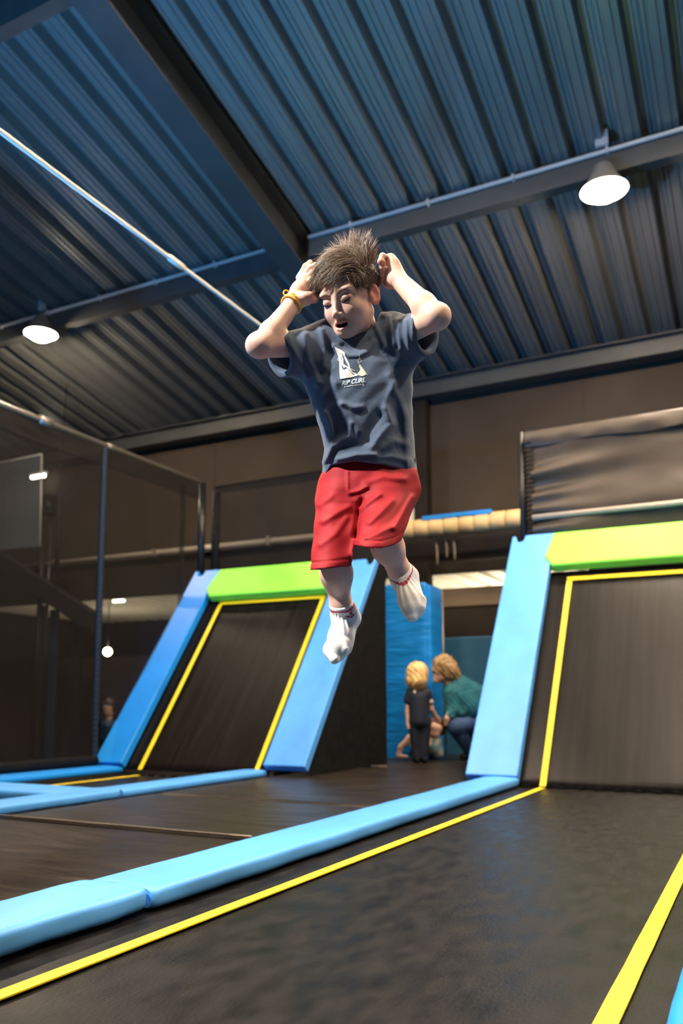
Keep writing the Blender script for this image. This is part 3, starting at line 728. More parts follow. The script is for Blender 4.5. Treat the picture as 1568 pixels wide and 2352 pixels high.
# ------------------------------------------------------------------ the boy: local frame = camera-parallel axes at his hip
BD = 2.2; BO = at(830, 1075, BD)
boy = thing('person', 'boy in grey blue tee and red shorts jumping above the trampoline', 'person')
boy.matrix_world = Matrix(((CR[0], CU[0], CB[0], BO[0]), (CR[1], CU[1], CB[1], BO[1]), (CR[2], CU[2], CB[2], BO[2]), (0, 0, 0, 1)))
_B = np.stack([CR, CU, CB])
def loc(wp): return _B@(np.asarray(wp)-BO)
def J(px, py, dt=0.0): return loc(at(px, py, BD-dt))
_ox, _oy = (830-PPX)/FPX*BD, -(1075-PPY)/FPX*BD
def topx(P):
    D = BD-P[..., 2]; return PPX+FPX*(P[..., 0]+_ox)/D, PPY-FPX*(P[..., 1]+_oy)/D
CAML = loc(CC)
# head frame
def head_frame():
    Hh = at(800.5, 682, BD-.035); f0 = CC-Hh; f0 = f0/np.linalg.norm(f0); u0 = CU-(CU@f0)*f0; u0 /= np.linalg.norm(u0); r0 = np.cross(u0, f0)
    def rot(a, b, t): return math.cos(t)*a-math.sin(t)*b, math.cos(t)*b+math.sin(t)*a
    u1, r1 = rot(u0, r0, math.radians(16.0)); f, rx = rot(f0, r1, math.radians(28.5))
    f, u2 = rot(f, u1, math.radians(-2.0))
    return Hh, rx, f, u2
HO, HX, HY, HZ = head_frame(); HS = .000915
HOl = loc(HO); HRl = np.stack([_B@HX, _B@HY, _B@HZ], 1)          # columns: head axes in local frame
def hl(p): return HOl+HRl@(np.array(p, float)*HS)
def make_head():
    F = Field((-.100, -.130, -.155), (.100, .125, .125), .00155); s = HS
    def E(c, r, k, op='add', R=None): F.ell(np.array(c)*s, np.array(r)*s, k*s, op, R)
    def C(a, b, r1, r2, k, op='add'): F.cone(np.array(a)*s, np.array(b)*s, r1*s, r2*s, k*s, op)
    E((0, -10, 36), (72, 91, 74), 0)
    E((0, 20, -18), (61, 60, 76), 25)
    E((0, 28, -58), (47, 47, 44), 25)
    C((-46, 0, -52), (-18, 56, -84), 17, 15, 26); C((46, 0, -52), (18, 56, -84), 17, 15, 26)
    E((0, 66, -87), (17, 15, 15), 22)
    for q in (-1, 1):
        E((q*33, 47, -34), (25, 27, 24), 22)
        E((q*29, 66, 22), (22, 14, 8), 14)                       # brow ridge
        E((q*29, 91, 1), (18, 12, 11), 12, 'sub')                 # socket
        E((q*29, 67, -1), (17, 14.5, 12.5), 4)                    # lidded eyeball
        E((q*29, 83, -9), (12, 4, 1.6), 3, 'sub')                 # slit under the lid
    C((0, 76, 6), (0, 96, -32), 6.5, 7.5, 11); E((0, 97, -36), (8.5, 8.5, 8), 5)
    for q in (-1, 1):
        E((q*10.5, 88, -40), (6.5, 8.5, 6.5), 6); E((q*5.6, 95, -46), (3.0, 4.2, 3.4), 2, 'sub')
    C((0, 80, -50), (0, 82, -56), 6, 7, 10)                       # philtrum
    up = [(-22, 70, -66), (-11, 82, -60), (0, 86.5, -59), (11, 82, -60), (22, 70, -66)]
    lo = [(-21, 69, -68), (-11, 79, -76), (0, 83, -79), (11, 79, -76), (21, 69, -68)]
    for a, b in zip(up[:-1], up[1:]): C(a, b, 4.2, 4.2, 5)
    for a, b in zip(lo[:-1], lo[1:]): C(a, b, 4.6, 4.6, 5)
    E((0, 80, -68), (18.5, 24, 7.2), 3, 'sub')
    for q in (-1, 1):
        a = math.radians(-34)*q; R = np.array([[math.cos(a), math.sin(a), 0], [-math.sin(a), math.cos(a), 0], [0, 0, 1]])
        E((q*73, -14, -12), (6.0, 18.5, 30), 5, R=R); E((q*70, 0, -16), (8, 10, 16), 6)
        E((q*77.5, -9.5, -10), (5.5, 11.5, 20), 3, 'sub', R=R); E((q*71, -6, -17), (4, 5, 9), 3)
    C((0, -14, -50), (4, -30, -150), 43, 46, 22)                  # neck
    V, Fc = F.mesh(1)
    p = V/s; x, y, z = p[:, 0], p[:, 1], p[:, 2]
    col = np.tile(np.array([.76, .49, .38]), (len(V), 1))
    def blend(c, w): 
        nonlocal col
        w = np.clip(w, 0, 1)[:, None]; col = col*(1-w)+np.array(c)*w
    for q in (-1, 1): blend((.72, .33, .24), .55*np.exp(-(((x-q*36)/20)**2+((y-64)/30)**2+((z+36)/18)**2)))
    blend((.74, .30, .21), .8*(np.abs(x) > 66)*(np.abs(z+12) < 34)*(np.abs(y+10) < 26))
    blend((.74, .36, .27), .5*np.exp(-((x/12)**2+((y-98)/12)**2+((z+37)/10)**2)))
    def dist_chain(pts):
        d = np.full(len(V), 99.0)
        for a, b in zip(pts[:-1], pts[1:]):
            a = np.array(a); b = np.array(b); ba = b-a; t = np.clip(((p-a)@ba)/(ba@ba), 0, 1); d = np.minimum(d, np.linalg.norm(p-a-t[:, None]*ba, axis=1))
        return d
    blend((.62, .19, .17), np.clip((6.6-np.minimum(dist_chain(up), dist_chain(lo)))/2.0, 0, 1)*.9)
    inm = ((x/19.5)**2+((z+68)/7.8)**2 < 1) & (y < 77) & (y > 50); blend((.05, .008, .008), inm*1.0)
    for q in (-1, 1):
        blend((.02, .012, .01), np.exp(-(((x-q*29)/11.5)**4+((z+9.5)/2.0)**4))*(y > 55))
        blend((.50, .27, .21), .5*np.exp(-(((x-q*29)/17)**2+((z-1)/9)**2))*(y > 55))
        blend((.04, .01, .008), np.exp(-(((x-q*5.6)/3.2)**2+((z+46)/3.4)**2+((y-94)/5)**2)*1.1))
    return HOl+V@HRl.T, Fc, col, V, Fc
hv, hf, hc, hvl, hfl = make_head()
KR, AR = J(764, 1262, .095), J(785, 1404, .02)
KL, AL = J(870, 1216, .12), J(922, 1320, .02)
def make_body():
    lo = np.array([-.33, -.56, -.22]); hi = np.array([.27, .60, .34])
    F = Field(lo, hi, .0025)
    # torso, neck
    F.cone(J(845, 1085, -.01), J(842, 960, -.01), .082, .085, .0, flat=(0, 0, 1), fs=.72); F.cone(J(842, 960, -.01), J(832, 850, -.015), .085, .088, .04, flat=(0, 0, 1), fs=.66)
    F.cone(J(765, 800, -.015), J(895, 780, -.015), .036, .036, .04); F.cone(J(834, 790, -.025), J(822, 715, -.02), .040, .039, .03)
    # arms
    sR, eR, wR = J(728, 790, -.01), J(600, 793, .13), J(674, 695, .04)
    F.cone(sR, eR, .034, .030, .03); F.cone(eR, eR*.70+wR*.30, .029, .0275, .014); F.cone(eR*.70+wR*.30, wR, .0275, .0205, .014)
    F.ell(J(583, 793, .125), (.018, .022, .02), .022)
    sL, eL, wL = J(903, 778, -.015), J(1000, 728, .14), J(911, 639, .05)
    F.cone(sL, eL, .033, .031, .03); F.cone(eL, eL*.70+wL*.30, .031, .0295, .014); F.cone(eL*.70+wL*.30, wL, .0295, .0215, .014)
    F.ell(J(1014, 725, .135), (.018, .022, .02), .022)
    # his right hand (thumb towards the camera, fingers in the hair)
    F.cone(wR, J(690, 668, .03), .0225, .025, .015, flat=(.6, .2, .75), fs=.8); F.cone(J(684, 672, .025), J(698, 645, .01), .021, .018, .012)
    F.chain([J(686, 686, .05), J(700, 683, .055), J(712, 681, .055), J(720, 684, .05)], [.014, .0125, .0105, .0085], .008)
    F.chain([J(688, 689, .04), J(706, 691, .035)], [.016, .012], .012)
    for i, (kx, ky, tx, ty) in enumerate(((705, 650, 735, 640), (702, 643, 732, 622), (698, 637, 724, 608), (692, 634, 712, 602))):
        z0 = .02-.012*i; F.chain([J(kx-6, ky+4, z0), J((kx+tx)/2, (ky+ty)/2-6, z0+.004), J(tx, ty, z0-.012)], [.0085, .008, .0065], .005)
    F.chain([J(708, 690, .02), J(722, 688, .022), J(731, 676, .02)], [.009, .0085, .007], .005)
    # his left hand, loosely closed beside the ear
    F.cone(wL, J(902, 612, .045), .023, .020, .012, flat=(.5, 0, .85), fs=1.0); F.cone(J(905, 622, .045), J(896, 596, .045), .019, .0155, .010)
    F.cone(J(904, 640, .05), J(894, 650, .045), .0165, .0145, .012); F.cone(J(896, 640, .04), J(893, 605, .04), .012, .012, .012)
    for i, (y0, x1, y1, x2, y2) in enumerate(((594, 876, 588, 873, 601), (607, 874, 605, 877, 616), (621, 872, 620, 878, 630), (634, 873, 635, 879, 642))):
        dt = .055-.008*i; F.chain([J(889, y0, dt-.01), J(x1+2, y1, dt+.006), J(x2, y2, dt+.014), J(x2+7, y2+1, dt+.012)], [.0088, .0078, .0072, .006], .0035)
    F.chain([J(896, 648, .02), J(884, 646, .0), J(877, 636, -.012)], [.012, .0098, .0078], .006)
    # legs
    hR, kR, aR = J(800, 1100, -.01), KR, AR
    F.cone(hR, kR, .054, .036, .03); F.cone(kR, kR*.62+aR*.38, .035, .0365, .02); F.cone(kR*.62+aR*.38, aR, .0365, .0235, .03)
    hL, kL, aL = J(888, 1100, -.01), KL, AL
    F.cone(hL, kL, .054, .037, .03); F.cone(kL, kL*.62+aL*.38, .036, .0365, .02); F.cone(kL*.62+aL*.38, aL, .0365, .0235, .03)
    feet(F, -.002)
    V, Fc = F.mesh(1)
    px, py = topx(V)
    col = np.tile(np.array([.76, .49, .38]), (len(V), 1))
    w = np.exp(-(((px-597)/26)**2+((py-812)/14)**2))*.35+np.exp(-(((px-1005)/26)**2+((py-757)/14)**2))*.4
    col = col*(1-w[:, None])+np.array([.52, .24, .19])*w[:, None]
    w2 = np.clip(((px < 892) & (py > 585) & (py < 660) & (px > 862) | (px > 705) & (px < 735) & (py > 665) & (py < 700))*.6, 0, 1)
    col = col*(1-w2[:, None])+np.array([.66, .27, .20])*w2[:, None]
    return V, Fc, col
def feet(F, g, which='RL'):
    if 'R' in which:
        F.cone(J(783, 1392, .045), J(790, 1410, .02), .0275+g, .0275+g, .0 if g > 0 else .02)
        F.cone(J(792, 1408, .02), J(806, 1420, -.005), .027+g, .0235+g, .018)
        F.cone(J(791, 1412, .02), J(780, 1462, .065), .027+g, .0255+g, .02, flat=(.3, .4, .85), fs=.95)
        F.cone(J(780, 1462, .065), J(770, 1492, .10), .0255+g, .0265+g, .015); F.cone(J(802, 1422, .0), J(790, 1488, .075), .020+g, .018+g, .02)
        F.chain([J(760, 1492, .10), J(768, 1514, .125)], [.0165+g, .0105+g], .010)
        for q, (x, y) in enumerate(((773, 1512), (780, 1507), (786, 1500), (791, 1492))): F.chain([J(x-2, y-12, .095), J(x, y, .112)], [.014+g, .0085+g], .008)
    if 'L' in which:
        F.cone(J(916, 1308, .045), J(925, 1324, .025), .0275+g, .0275+g, .0 if g > 0 else .02)
        F.cone(J(926, 1322, .02), J(938, 1322, -.02), .027+g, .024+g, .018)
        F.cone(J(925, 1325, .025), J(943, 1380, .075), .0275+g, .0275+g, .02); F.cone(J(938, 1330, .0), J(953, 1385, .06), .022+g, .022+g, .02)
        F.cone(J(943, 1380, .075), J(946, 1396, .09), .0275+g, .0245+g, .015)
        F.chain([J(940, 1400, .09), J(946, 1418, .105)], [.0165+g, .0105+g], .010)
        for q, (x, y) in enumerate(((954, 1416), (961, 1411), (966, 1403), (970, 1394))): F.chain([J(x-4, y-14, .085), J(x-1, y, .098)], [.0125+g, .0078+g], .006)
def make_person_body():
    V, Fc, col = make_body()
    n = len(V); return fast_mesh('body', np.concatenate([V, hv]), np.concatenate([Fc, hf+n]), M['skin'], boy, np.concatenate([col, hc]))
body = make_person_body()
# ------------------------------------------------------------------ clothes
def ridges(px, py, lines):
    out = np.zeros(px.shape, np.float32)
    for pts, amp, wd in lines:
        d = np.full(px.shape, 1e9, np.float32)
        for (ax, ay), (bx_, by_) in zip(pts[:-1], pts[1:]):
            bax, bay = bx_-ax, by_-ay; t = np.clip(((px-ax)*bax+(py-ay)*bay)/(bax*bax+bay*bay), 0, 1)
            d = np.minimum(d, (px-ax-t*bax)**2+(py-ay-t*bay)**2)
        out += amp*.9*np.exp(-d/(wd*wd*.62))
    return out
SHIRT_R = [
 ([(782, 929), (805, 955), (824, 989)], .008, 9), ([(786, 927), (812, 936), (832, 935)], .006, 9),
 ([(885, 940), (899, 973), (876, 997), (855, 1028)], .010, 11), ([(870, 955), (850, 985), (838, 1010)], -.008, 15),
 ([(805, 973), (802, 1002), (764, 1026), (744, 1061)], .008, 9), ([(776, 1055), (820, 1045), (862, 1043)], .008, 8), ([(790, 1025), (830, 1022)], -.006, 12),
 ([(768, 795), (785, 808), (802, 817), (823, 816), (845, 805), (858, 785)], .009, 8), ([(790, 795), (820, 800), (845, 785)], -.007, 12),
 ([(862, 748), (872, 772), (884, 796)], .008, 9), ([(893, 728), (897, 760), (905, 790)], .006, 7), ([(915, 735), (914, 762), (920, 800)], .006, 7), ([(932, 737), (934, 775), (940, 805)], .005, 6), ([(948, 733), (951, 770)], .005, 6),
 ([(738, 759), (747, 797), (744, 841)], .007, 10), ([(700, 767), (709, 832), (730, 880)], .006, 10), ([(665, 775), (680, 815), (705, 865)], .005, 8),
 ([(893, 864), (918, 920), (931, 960), (937, 1067)], .007, 12), ([(747, 949), (764, 993), (752, 1052)], .007, 9), ([(905, 880), (885, 930)], .005, 10),
 ([(760, 850), (775, 905), (790, 925)], .005, 12), ([(880, 1030), (905, 1012), (930, 1020)], .006, 12), ([(860, 1050), (900, 1048), (940, 1060)], .004, 9)]
def make_shirt():
    F = Field((-.27, -.06, -.17), (.22, .43, .20), .0026)
    rows = np.array([(725, 790, 850, .020), (745, 752, 872, .032), (765, 726, 900, .046), (790, 708, 932, .064), (830, 698, 946, .086), (880, 699, 949, .100), (930, 714, 946, .102), (980, 734, 948, .104), (1030, 744, 952, .108), (1075, 741, 957, .113), (1140, 736, 962, .116)], float)
    def torso(P):
        px, py = topx(P); l = np.interp(py, rows[:, 0], rows[:, 1]); r = np.interp(py, rows[:, 0], rows[:, 2]); b = np.interp(py, rows[:, 0], rows[:, 3])
        a = (r-l)*.5/871; x = (px-(l+r)*.5)/871; t = P[..., 2]+.005
        e = (np.abs(x/a)**2.35+np.abs(t/b)**2.35)**(1/2.35)
        d = (e-1)*np.minimum(a, b)
        return np.maximum(d, (rows[0, 0]-py)/871)
    F.put((torso, np.array([-.2, -.06, -.17]), np.array([.2, .42, .18])), 0)
    aR0, aR1 = J(738, 806, -.005), J(640, 817, .075); aL0, aL1 = J(898, 790, -.005), J(980, 766, .075)
    F.cone(aR0, aR1+(aR1-aR0)*.3, .066, .052, .035); F.cone(aL0, aL1+(aL1-aL0)*.3, .068, .051, .035)
    F.cone(J(722, 778, 0), J(760, 760, 0), .028, .03, .03); F.cone(J(903, 747, 0), J(870, 748, 0), .032, .028, .03)
    # folds
    P = F.pts((0, 0, 0), F.n); px, py = topx(P); fr = np.clip((P[..., 2]+.02)/.04, 0, 1)
    F.d -= (ridges(px, py, SHIRT_R)*fr).astype(np.float32)
    F.d += (.0014*np.sin(px*.11+py*.035+3*np.sin(py*.021))*np.sin(py*.045+px*.02)).astype(np.float32)
    # hem, sleeve ends
    hem = np.interp(px, [730, 746, 760, 810, 880, 957], [1104, 1094, 1070, 1060, 1068, 1089])+np.clip(-P[..., 2]/.1, 0, 1)*16
    F.d = smax(F.d, ((py-hem)/871).astype(np.float32), .006)
    for a0, a1, sgn in ((aR0, aR1, -1), (aL0, aL1, 1)):
        n = (a1-a0)/np.linalg.norm(a1-a0)
        n = n+np.array([0, -.12*1, 0]); n /= np.linalg.norm(n)
        dpl = ((P-a1.astype(np.float32))@n.astype(np.float32)); side = (P[..., 0]*sgn > .115)
        F.d = np.where(side, smax(F.d, dpl, .005), F.d)
    # hollows: sleeves, hem, neck
    F.cone(aR0*.25+aR1*.75, aR1+(aR1-aR0)*.5, .040, .0455, .003, 'sub'); F.cone(aL0*.25+aL1*.75, aL1+(aL1-aL0)*.5, .040, .0445, .003, 'sub')
    def inner(P):
        px, py = topx(P); l = np.interp(py, rows[:, 0], rows[:, 1])+8; r = np.interp(py, rows[:, 0], rows[:, 2])-8; b = np.interp(py, rows[:, 0], rows[:, 3])-.009
        a = (r-l)*.5/871; e = ((np.abs((px-(l+r)*.5)/871/a))**2.35+np.abs((P[..., 2]+.005)/b)**2.35)**(1/2.35)
        return np.maximum((e-1)*np.minimum(a, b), (1030-py)/871)
    F.put((inner, np.array([-.2, -.06, -.17]), np.array([.2, .07, .18])), .003, 'sub')
    nc = J(827, 764, -.020); nn = hl((0, 0, 0))-nc; nn = nn/np.linalg.norm(nn); nn = nn*.8+np.array([.10, .45, .42]); nn /= np.linalg.norm(nn)
    F.put(torus_f(nc, nn, .058, .0075), .004)
    F.cone(nc-nn*.012, nc+nn*.12, .0555, .062, .003, 'sub')
    V, Fc = F.mesh(1)
    return V, Fc
sv, sf = make_shirt()
shirt = fast_mesh('t_shirt', sv, sf, M['shirt'], boy); shirt['label'] = 'slate blue grey t-shirt with a white wave print'
SHORT_R = [([(803, 1132), (822, 1128), (842, 1118)], .006, 7), ([(798, 1085), (799, 1126)], .004, 4), ([(829, 1168), (850, 1150), (872, 1135)], .007, 9), ([(742, 1197), (770, 1180), (800, 1164)], .006, 10), ([(905, 1212), (925, 1180), (947, 1142)], .007, 9), ([(838, 1110), (880, 1095), (930, 1100)], .005, 10), ([(848, 1200), (870, 1180), (900, 1150)], .006, 9), ([(735, 1160), (760, 1140)], .004, 10), ([(825, 1240), (860, 1228), (900, 1210)], .005, 9), ([(735, 1250), (770, 1225), (795, 1190)], .005, 10), ([(830, 1150), (822, 1180), (815, 1230)], -.008, 8)]
def make_shorts():
    F = Field((-.16, -.31, -.16), (.17, .06, .30), .0027)
    rows = np.array([(1035, 764, 938, .080), (1068, 755, 947, .092), (1090, 749, 951, .101), (1120, 742, 955, .110), (1150, 738, 948, .105), (1165, 742, 938, .085)], float)
    def waist(P):
        px, py = topx(P); l = np.interp(py, rows[:, 0], rows[:, 1]); r = np.interp(py, rows[:, 0], rows[:, 2]); b = np.interp(py, rows[:, 0], rows[:, 3])
        a = (r-l)*.5/871; e = (np.abs((px-(l+r)*.5)/871/a)**2.2+np.abs((P[..., 2])/b)**2.2)**(1/2.2)
        return np.maximum(np.maximum((e-1)*np.minimum(a, b), (1040-py)/871), (py-1165)/871)
    F.put((waist, np.array([-.16, -.14, -.16]), np.array([.17, .06, .16])), 0)
    aR, bR = J(791, 1130, .01), J(759, 1300, .135); aL, bL = J(898, 1120, .02), J(866, 1243, .165)
    F.cone(aR, bR+(bR-aR)*.25, .071, .0445, .035); F.cone(aL, bL+(bL-aL)*.25, .073, .0505, .035)
    F.cone(J(815, 1120, 0), J(830, 1160, -.01), .06, .045, .03)
    P = F.pts((0, 0, 0), F.n); px, py = topx(P); fr = np.clip((P[..., 2]+.02)/.04, 0, 1)
    F.d -= (ridges(px, py, SHORT_R)*fr).astype(np.float32)
    F.d += (.0018*np.sin(px*.09+py*.06)*np.sin(py*.05-px*.03)).astype(np.float32)
    # stitched hem lines
    left = px < 818-np.clip((py-1170)*.0, 0, 1)
    hemR = 1309-(px-720)*.10; hemL = np.interp(px, [815, 845, 875, 905, 930], [1253, 1259, 1260, 1252, 1236])
    legside = (px < np.interp(py, [1165, 1215, 1300], [826, 814, 808]))
    hy = np.where(legside, hemR, hemL)+np.clip((.12-P[..., 2])/.1, 0, 1)*6
    F.d += (.0022*np.exp(-((py-(hy-17))/1.8)**2)).astype(np.float32)
    F.d = smax(F.d, ((py-hy)/900).astype(np.float32), .004)
    F.cone(aR*.3+bR*.7, bR+(bR-aR)*.4, .038, .0395, .003, 'sub'); F.cone(aL*.3+bL*.7, bL+(bL-aL)*.4, .040, .0420, .003, 'sub')
    return F.mesh(1)
v, f = make_shorts(); shorts = fast_mesh('shorts', v, f, M['shorts'], boy); shorts['label'] = 'knee-length red shorts'
def make_sock(w):
    c = J(775, 1440, .05) if w == 'R' else J(935, 1365, .05)
    F = Field(c-np.array([.085, .125, .12]), c+np.array([.085, .115, .12]), .0017)
    feet(F, .0022, w)
    k, a = (KR, AR) if w == 'R' else (KL, AL)
    F.cone(k*.15+a*.85, a, .0288, .0280, .006)
    F.cone(k*.40+a*.60, k*.15+a*.85, .0365, .0292, .006)
    ax = (a-k)/np.linalg.norm(a-k); top = k*.17+a*.83 if w == 'R' else k*.16+a*.84
    P = F.pts((0, 0, 0), F.n); s = (P-top.astype(np.float32))@ax.astype(np.float32)
    # ribs on the cuff
    e1 = np.cross(ax, (0, 0, 1)); e1 /= np.linalg.norm(e1); e2 = np.cross(ax, e1); q = P-top.astype(np.float32)
    th = np.arctan2(q@e2.astype(np.float32), q@e1.astype(np.float32))
    F.d += (.0008*np.sin(th*34)*(s > .006)*np.clip((.062-s)/.02, 0, 1)).astype(np.float32)
    F.d = smax(F.d, -s.astype(np.float32), .003)
    F.cone(k*.6+a*.4, k*.14+a*.86, .036, .0262, .002, 'sub')
    V, Fc = F.mesh(1); s = (V-top)@ax; col = np.tile(np.array([.88, .87, .84]), (len(V), 1))
    q_ = V-top; rad_ = np.linalg.norm(q_-s[:, None]*ax, axis=1); out_ = (rad_ > .0266) & (topx(V)[1] < (1408 if w == 'R' else 1346)); red = ((s > .0065) & (s < (.0145 if w == 'R' else .0105))) & out_; col[red] = (.55, .10, .14)
    th2 = ((s > .0165) & (s < .0185)) & out_ if w == 'R' else (s < -1); col[th2] = (.42, .10, .16)
    return fast_mesh('sock', V, Fc, M['sock'], boy, col), V, Fc
sockR, skv, skf = make_sock('R'); sockR['label'] = 'white ribbed sock with red stripes and a red emblem'
sockL, _, _ = make_sock('L'); sockL['label'] = 'white ribbed sock with a red stripe'
# ------------------------------------------------------------------ prints laid on the cloth
def decal(name, polys, m, parent, bvh, off=.0012, sub=4.0):
    """2-D shapes (image plane) printed onto the cloth below them"""
    bm = bmesh.new()
    for poly in polys:
        vs = [bm.verts.new((x, y, 0)) for x, y in poly]
        try: bm.faces.new(vs)
        except ValueError: pass
    bmesh.ops.triangulate(bm, faces=bm.faces[:])
    for it in range(3):
        es = [e for e in bm.edges if e.calc_length() > sub]
        if not es: break
        bmesh.ops.subdivide_edges(bm, edges=es, cuts=1); bmesh.ops.triangulate(bm, faces=[f for f in bm.faces if len(f.verts) > 3])
    for v in list(bm.verts):
        d = Vector(loc(at(v.co.x, v.co.y, 1.0)))-Vector(CAML); d.normalize(); h = bvh.ray_cast(Vector(CAML), d)
        if h[0] is None: bm.verts.remove(v)
        else: v.co = h[0]+h[1]*off if h[1].dot(d) < 0 else h[0]-h[1]*off
    return bm_obj(name, bm, m, parent, True)
def stroke(pts, w0, w1=None):
    w1 = w0 if w1 is None else w1; out = []; n = len(pts)-1
    for i, (a, b) in enumerate(zip(pts[:-1], pts[1:])):
        dx, dy = b[0]-a[0], b[1]-a[1]; L = math.hypot(dx, dy); nx, ny = -dy/L, dx/L; wa = (w0+(w1-w0)*i/n)/2; wb = (w0+(w1-w0)*(i+1)/n)/2
        out.append([(a[0]+nx*wa, a[1]+ny*wa), (b[0]+nx*wb, b[1]+ny*wb), (b[0]-nx*wb, b[1]-ny*wb), (a[0]-nx*wa, a[1]-ny*wa)])
    return out
def ring(cx, cy, r, w): return stroke([(cx+r*math.cos(t*math.pi/7), cy+r*math.sin(t*math.pi/7)) for t in range(13)], w)
shirt_bvh = BVHTree.FromPolygons([tuple(p) for p in sv], [tuple(q) for q in sf])
K = lambda pts: [(740+.102*x, 740+.102*y) for x, y in pts]
polys = [K([(272, 550), (400, 625), (500, 690), (520, 740), (440, 715), (405, 790), (350, 745)]), K([(412, 985), (480, 1085), (555, 1045), (640, 1130), (690, 1190), (800, 1175), (790, 1210), (650, 1245), (425, 1282)])]
for s_, a_, b_ in (([(370, 730), (405, 860), (412, 1010), (425, 1275)], 5, 6), ([(425, 730), (455, 830), (460, 960), (500, 1030)], 3.2, 4), ([(490, 740), (540, 860), (590, 960), (612, 1040), (585, 1060)], 5, 2.2), ([(470, 960), (560, 1020), (600, 1050)], 3, 3), ([(600, 1050), (680, 1140), (780, 1185)], 3, 2), ([(630, 1050), (735, 1100)], 1.6, 1.2), ([(700, 1160), (770, 1165)], 1.6, 1.2), ([(560, 890), (590, 930)], 2, 1)): polys += stroke(K(s_), a_, b_)
polys += ring(*K([(376, 842)])[0], 3.0, 1.1)
decal('shirt_print', polys, M['print'], shirt, shirt_bvh)
pc = [K([(815, 990), (848, 955), (885, 1010), (930, 1070), (968, 1130), (975, 1195), (890, 1222), (795, 1195), (800, 1150), (850, 1095), (850, 1050)])]
pc += stroke(K([(826, 735), (836, 838)]), 1.0)+ring(*K([(838, 868)])[0], 4.0, 1.1)+stroke(K([(960, 1130), (1010, 1190)]), 1.2)+stroke(K([(800, 860), (805, 930), (845, 955)]), 1.1)
decal('shirt_print', pc, mat('print_cream', (.62, .62, .46), .7), shirt, shirt_bvh)
def text_polys(body, x0, y0, x1, y1, hgt, shear=.35):
    """letters as triangles, baseline from (x0,y0) to (x1,y1)"""
    cu = bpy.data.curves.new('txt', 'FONT'); cu.body = body; cu.shear = shear; cu.offset = .02; cu.resolution_u = 3
    o = bpy.data.objects.new('txt', cu); COL.objects.link(o); dg = bpy.context.evaluated_depsgraph_get(); me = o.evaluated_get(dg).to_mesh()
    co = [v.co.copy() for v in me.vertices]; mnx = min(c.x for c in co); mxx = max(c.x for c in co); mxy = max(c.y for c in co)
    out = []
    for p in me.polygons:
        q = []
        for i in p.vertices:
            u = (co[i].x-mnx)/(mxx-mnx); v = co[i].y/mxy; q.append((x0+(x1-x0)*u, y0+(y1-y0)*u-v*hgt))
        out.append(q)
    o.evaluated_get(dg).to_mesh_clear(); bpy.data.objects.remove(o); bpy.data.curves.remove(cu); return out
decal('shirt_lettering', text_polys('RIP CURL', 784.5, 885.5, 838, 877.5, 10.2), mat('print_mint', (.62, .76, .74), .7), shirt, shirt_bvh, .0014)
small = []; xx = 790.0
for i, wd in enumerate((3, 2, 4, 2.5, 3, 1.5, 2.5, 3, 2, 3.5)):
    y0 = 889.5-(xx-790)*.155; small.append([(xx, y0), (xx+wd, y0-.45), (xx+wd, y0-2.0), (xx, y0-1.6)]); xx += wd+1.4
small.append([(832.5, 887), (834.6, 886.6), (834.2, 880.5), (832.2, 881)])
decal('shirt_lettering', small, M['print'], shirt, shirt_bvh, .0014)
decal('side_tag', [[(951, 1049), (955, 1050), (957, 1063), (953, 1062)]], M['dark'], shirt, shirt_bvh, .002)
sock_bvh = BVHTree.FromPolygons([tuple(p) for p in skv], [tuple(q) for q in skf])
Q = lambda pts: [(720+.0893*x, 1340+.0893*y) for x, y in pts]
leaf = [Q([(925, 800), (935, 745), (960, 720), (990, 745), (985, 790), (950, 815)]), Q([(795, 845), (860, 845), (925, 825), (945, 850), (900, 868), (840, 868)]), Q([(955, 850), (985, 815), (1030, 775), (1045, 810), (1010, 855), (965, 870)]), Q([(850, 872), (955, 868), (1010, 862), (980, 885), (900, 888)])]
decal('sock_emblem', leaf, M['print_red'], sockR, sock_bvh, .0012, 2.0)
# ------------------------------------------------------------------ face details
head_bvh = BVHTree.FromPolygons([tuple(p) for p in hvl], [tuple(q) for q in hfl])
def on_face(x, z, off=.0008):
    h = head_bvh.ray_cast(Vector((x*HS, .2, z*HS)), Vector((0, -1, 0)))
    return (h[0]+h[1]*off) if h[0] else Vector((x*HS, .07, z*HS))
def face_strip(name, pts, ws, m, off=.001, lift=0.0):
    V = []; F = []; n = 24
    for i in range(n+1):
        t = i/n; x = np.interp(t, np.linspace(0, 1, len(pts)), [p[0] for p in pts]); z = np.interp(t, np.linspace(0, 1, len(pts)), [p[1] for p in pts]); wv = np.interp(t, np.linspace(0, 1, len(ws)), ws)
        for s_, o in ((-.5, off*.3), (0, off+lift), (.5, off*.3)): V.append(hl(np.array(on_face(x, z+s_*wv, o))/HS))
    for i in range(n):
        for j in range(2): a = i*3+j; F.append((a, a+1, a+4, a+3))
    return mesh_obj(name, V, F, m, boy, True)
for q in (-1, 1):
    face_strip('eyelash', [(q*15, -7.5), (q*22, -10.3), (q*30, -10.8), (q*38, -8.2), (q*44, -3.5)], [1.2, 3.6, 5.2, 4.4, 1.4], M['dark'], .0010, .0010)
M['brow'] = mat('brow_hair', (.17, .095, .062), .7)
for q in (-1, 1):
    face_strip('eyebrow', [(q*11, 13), (q*18, 16.5), (q*28, 19.5), (q*38, 18), (q*46, 12)], [3.2, 5.0, 4.6, 3.4, 1.0], M['brow'], .0009, .0006)
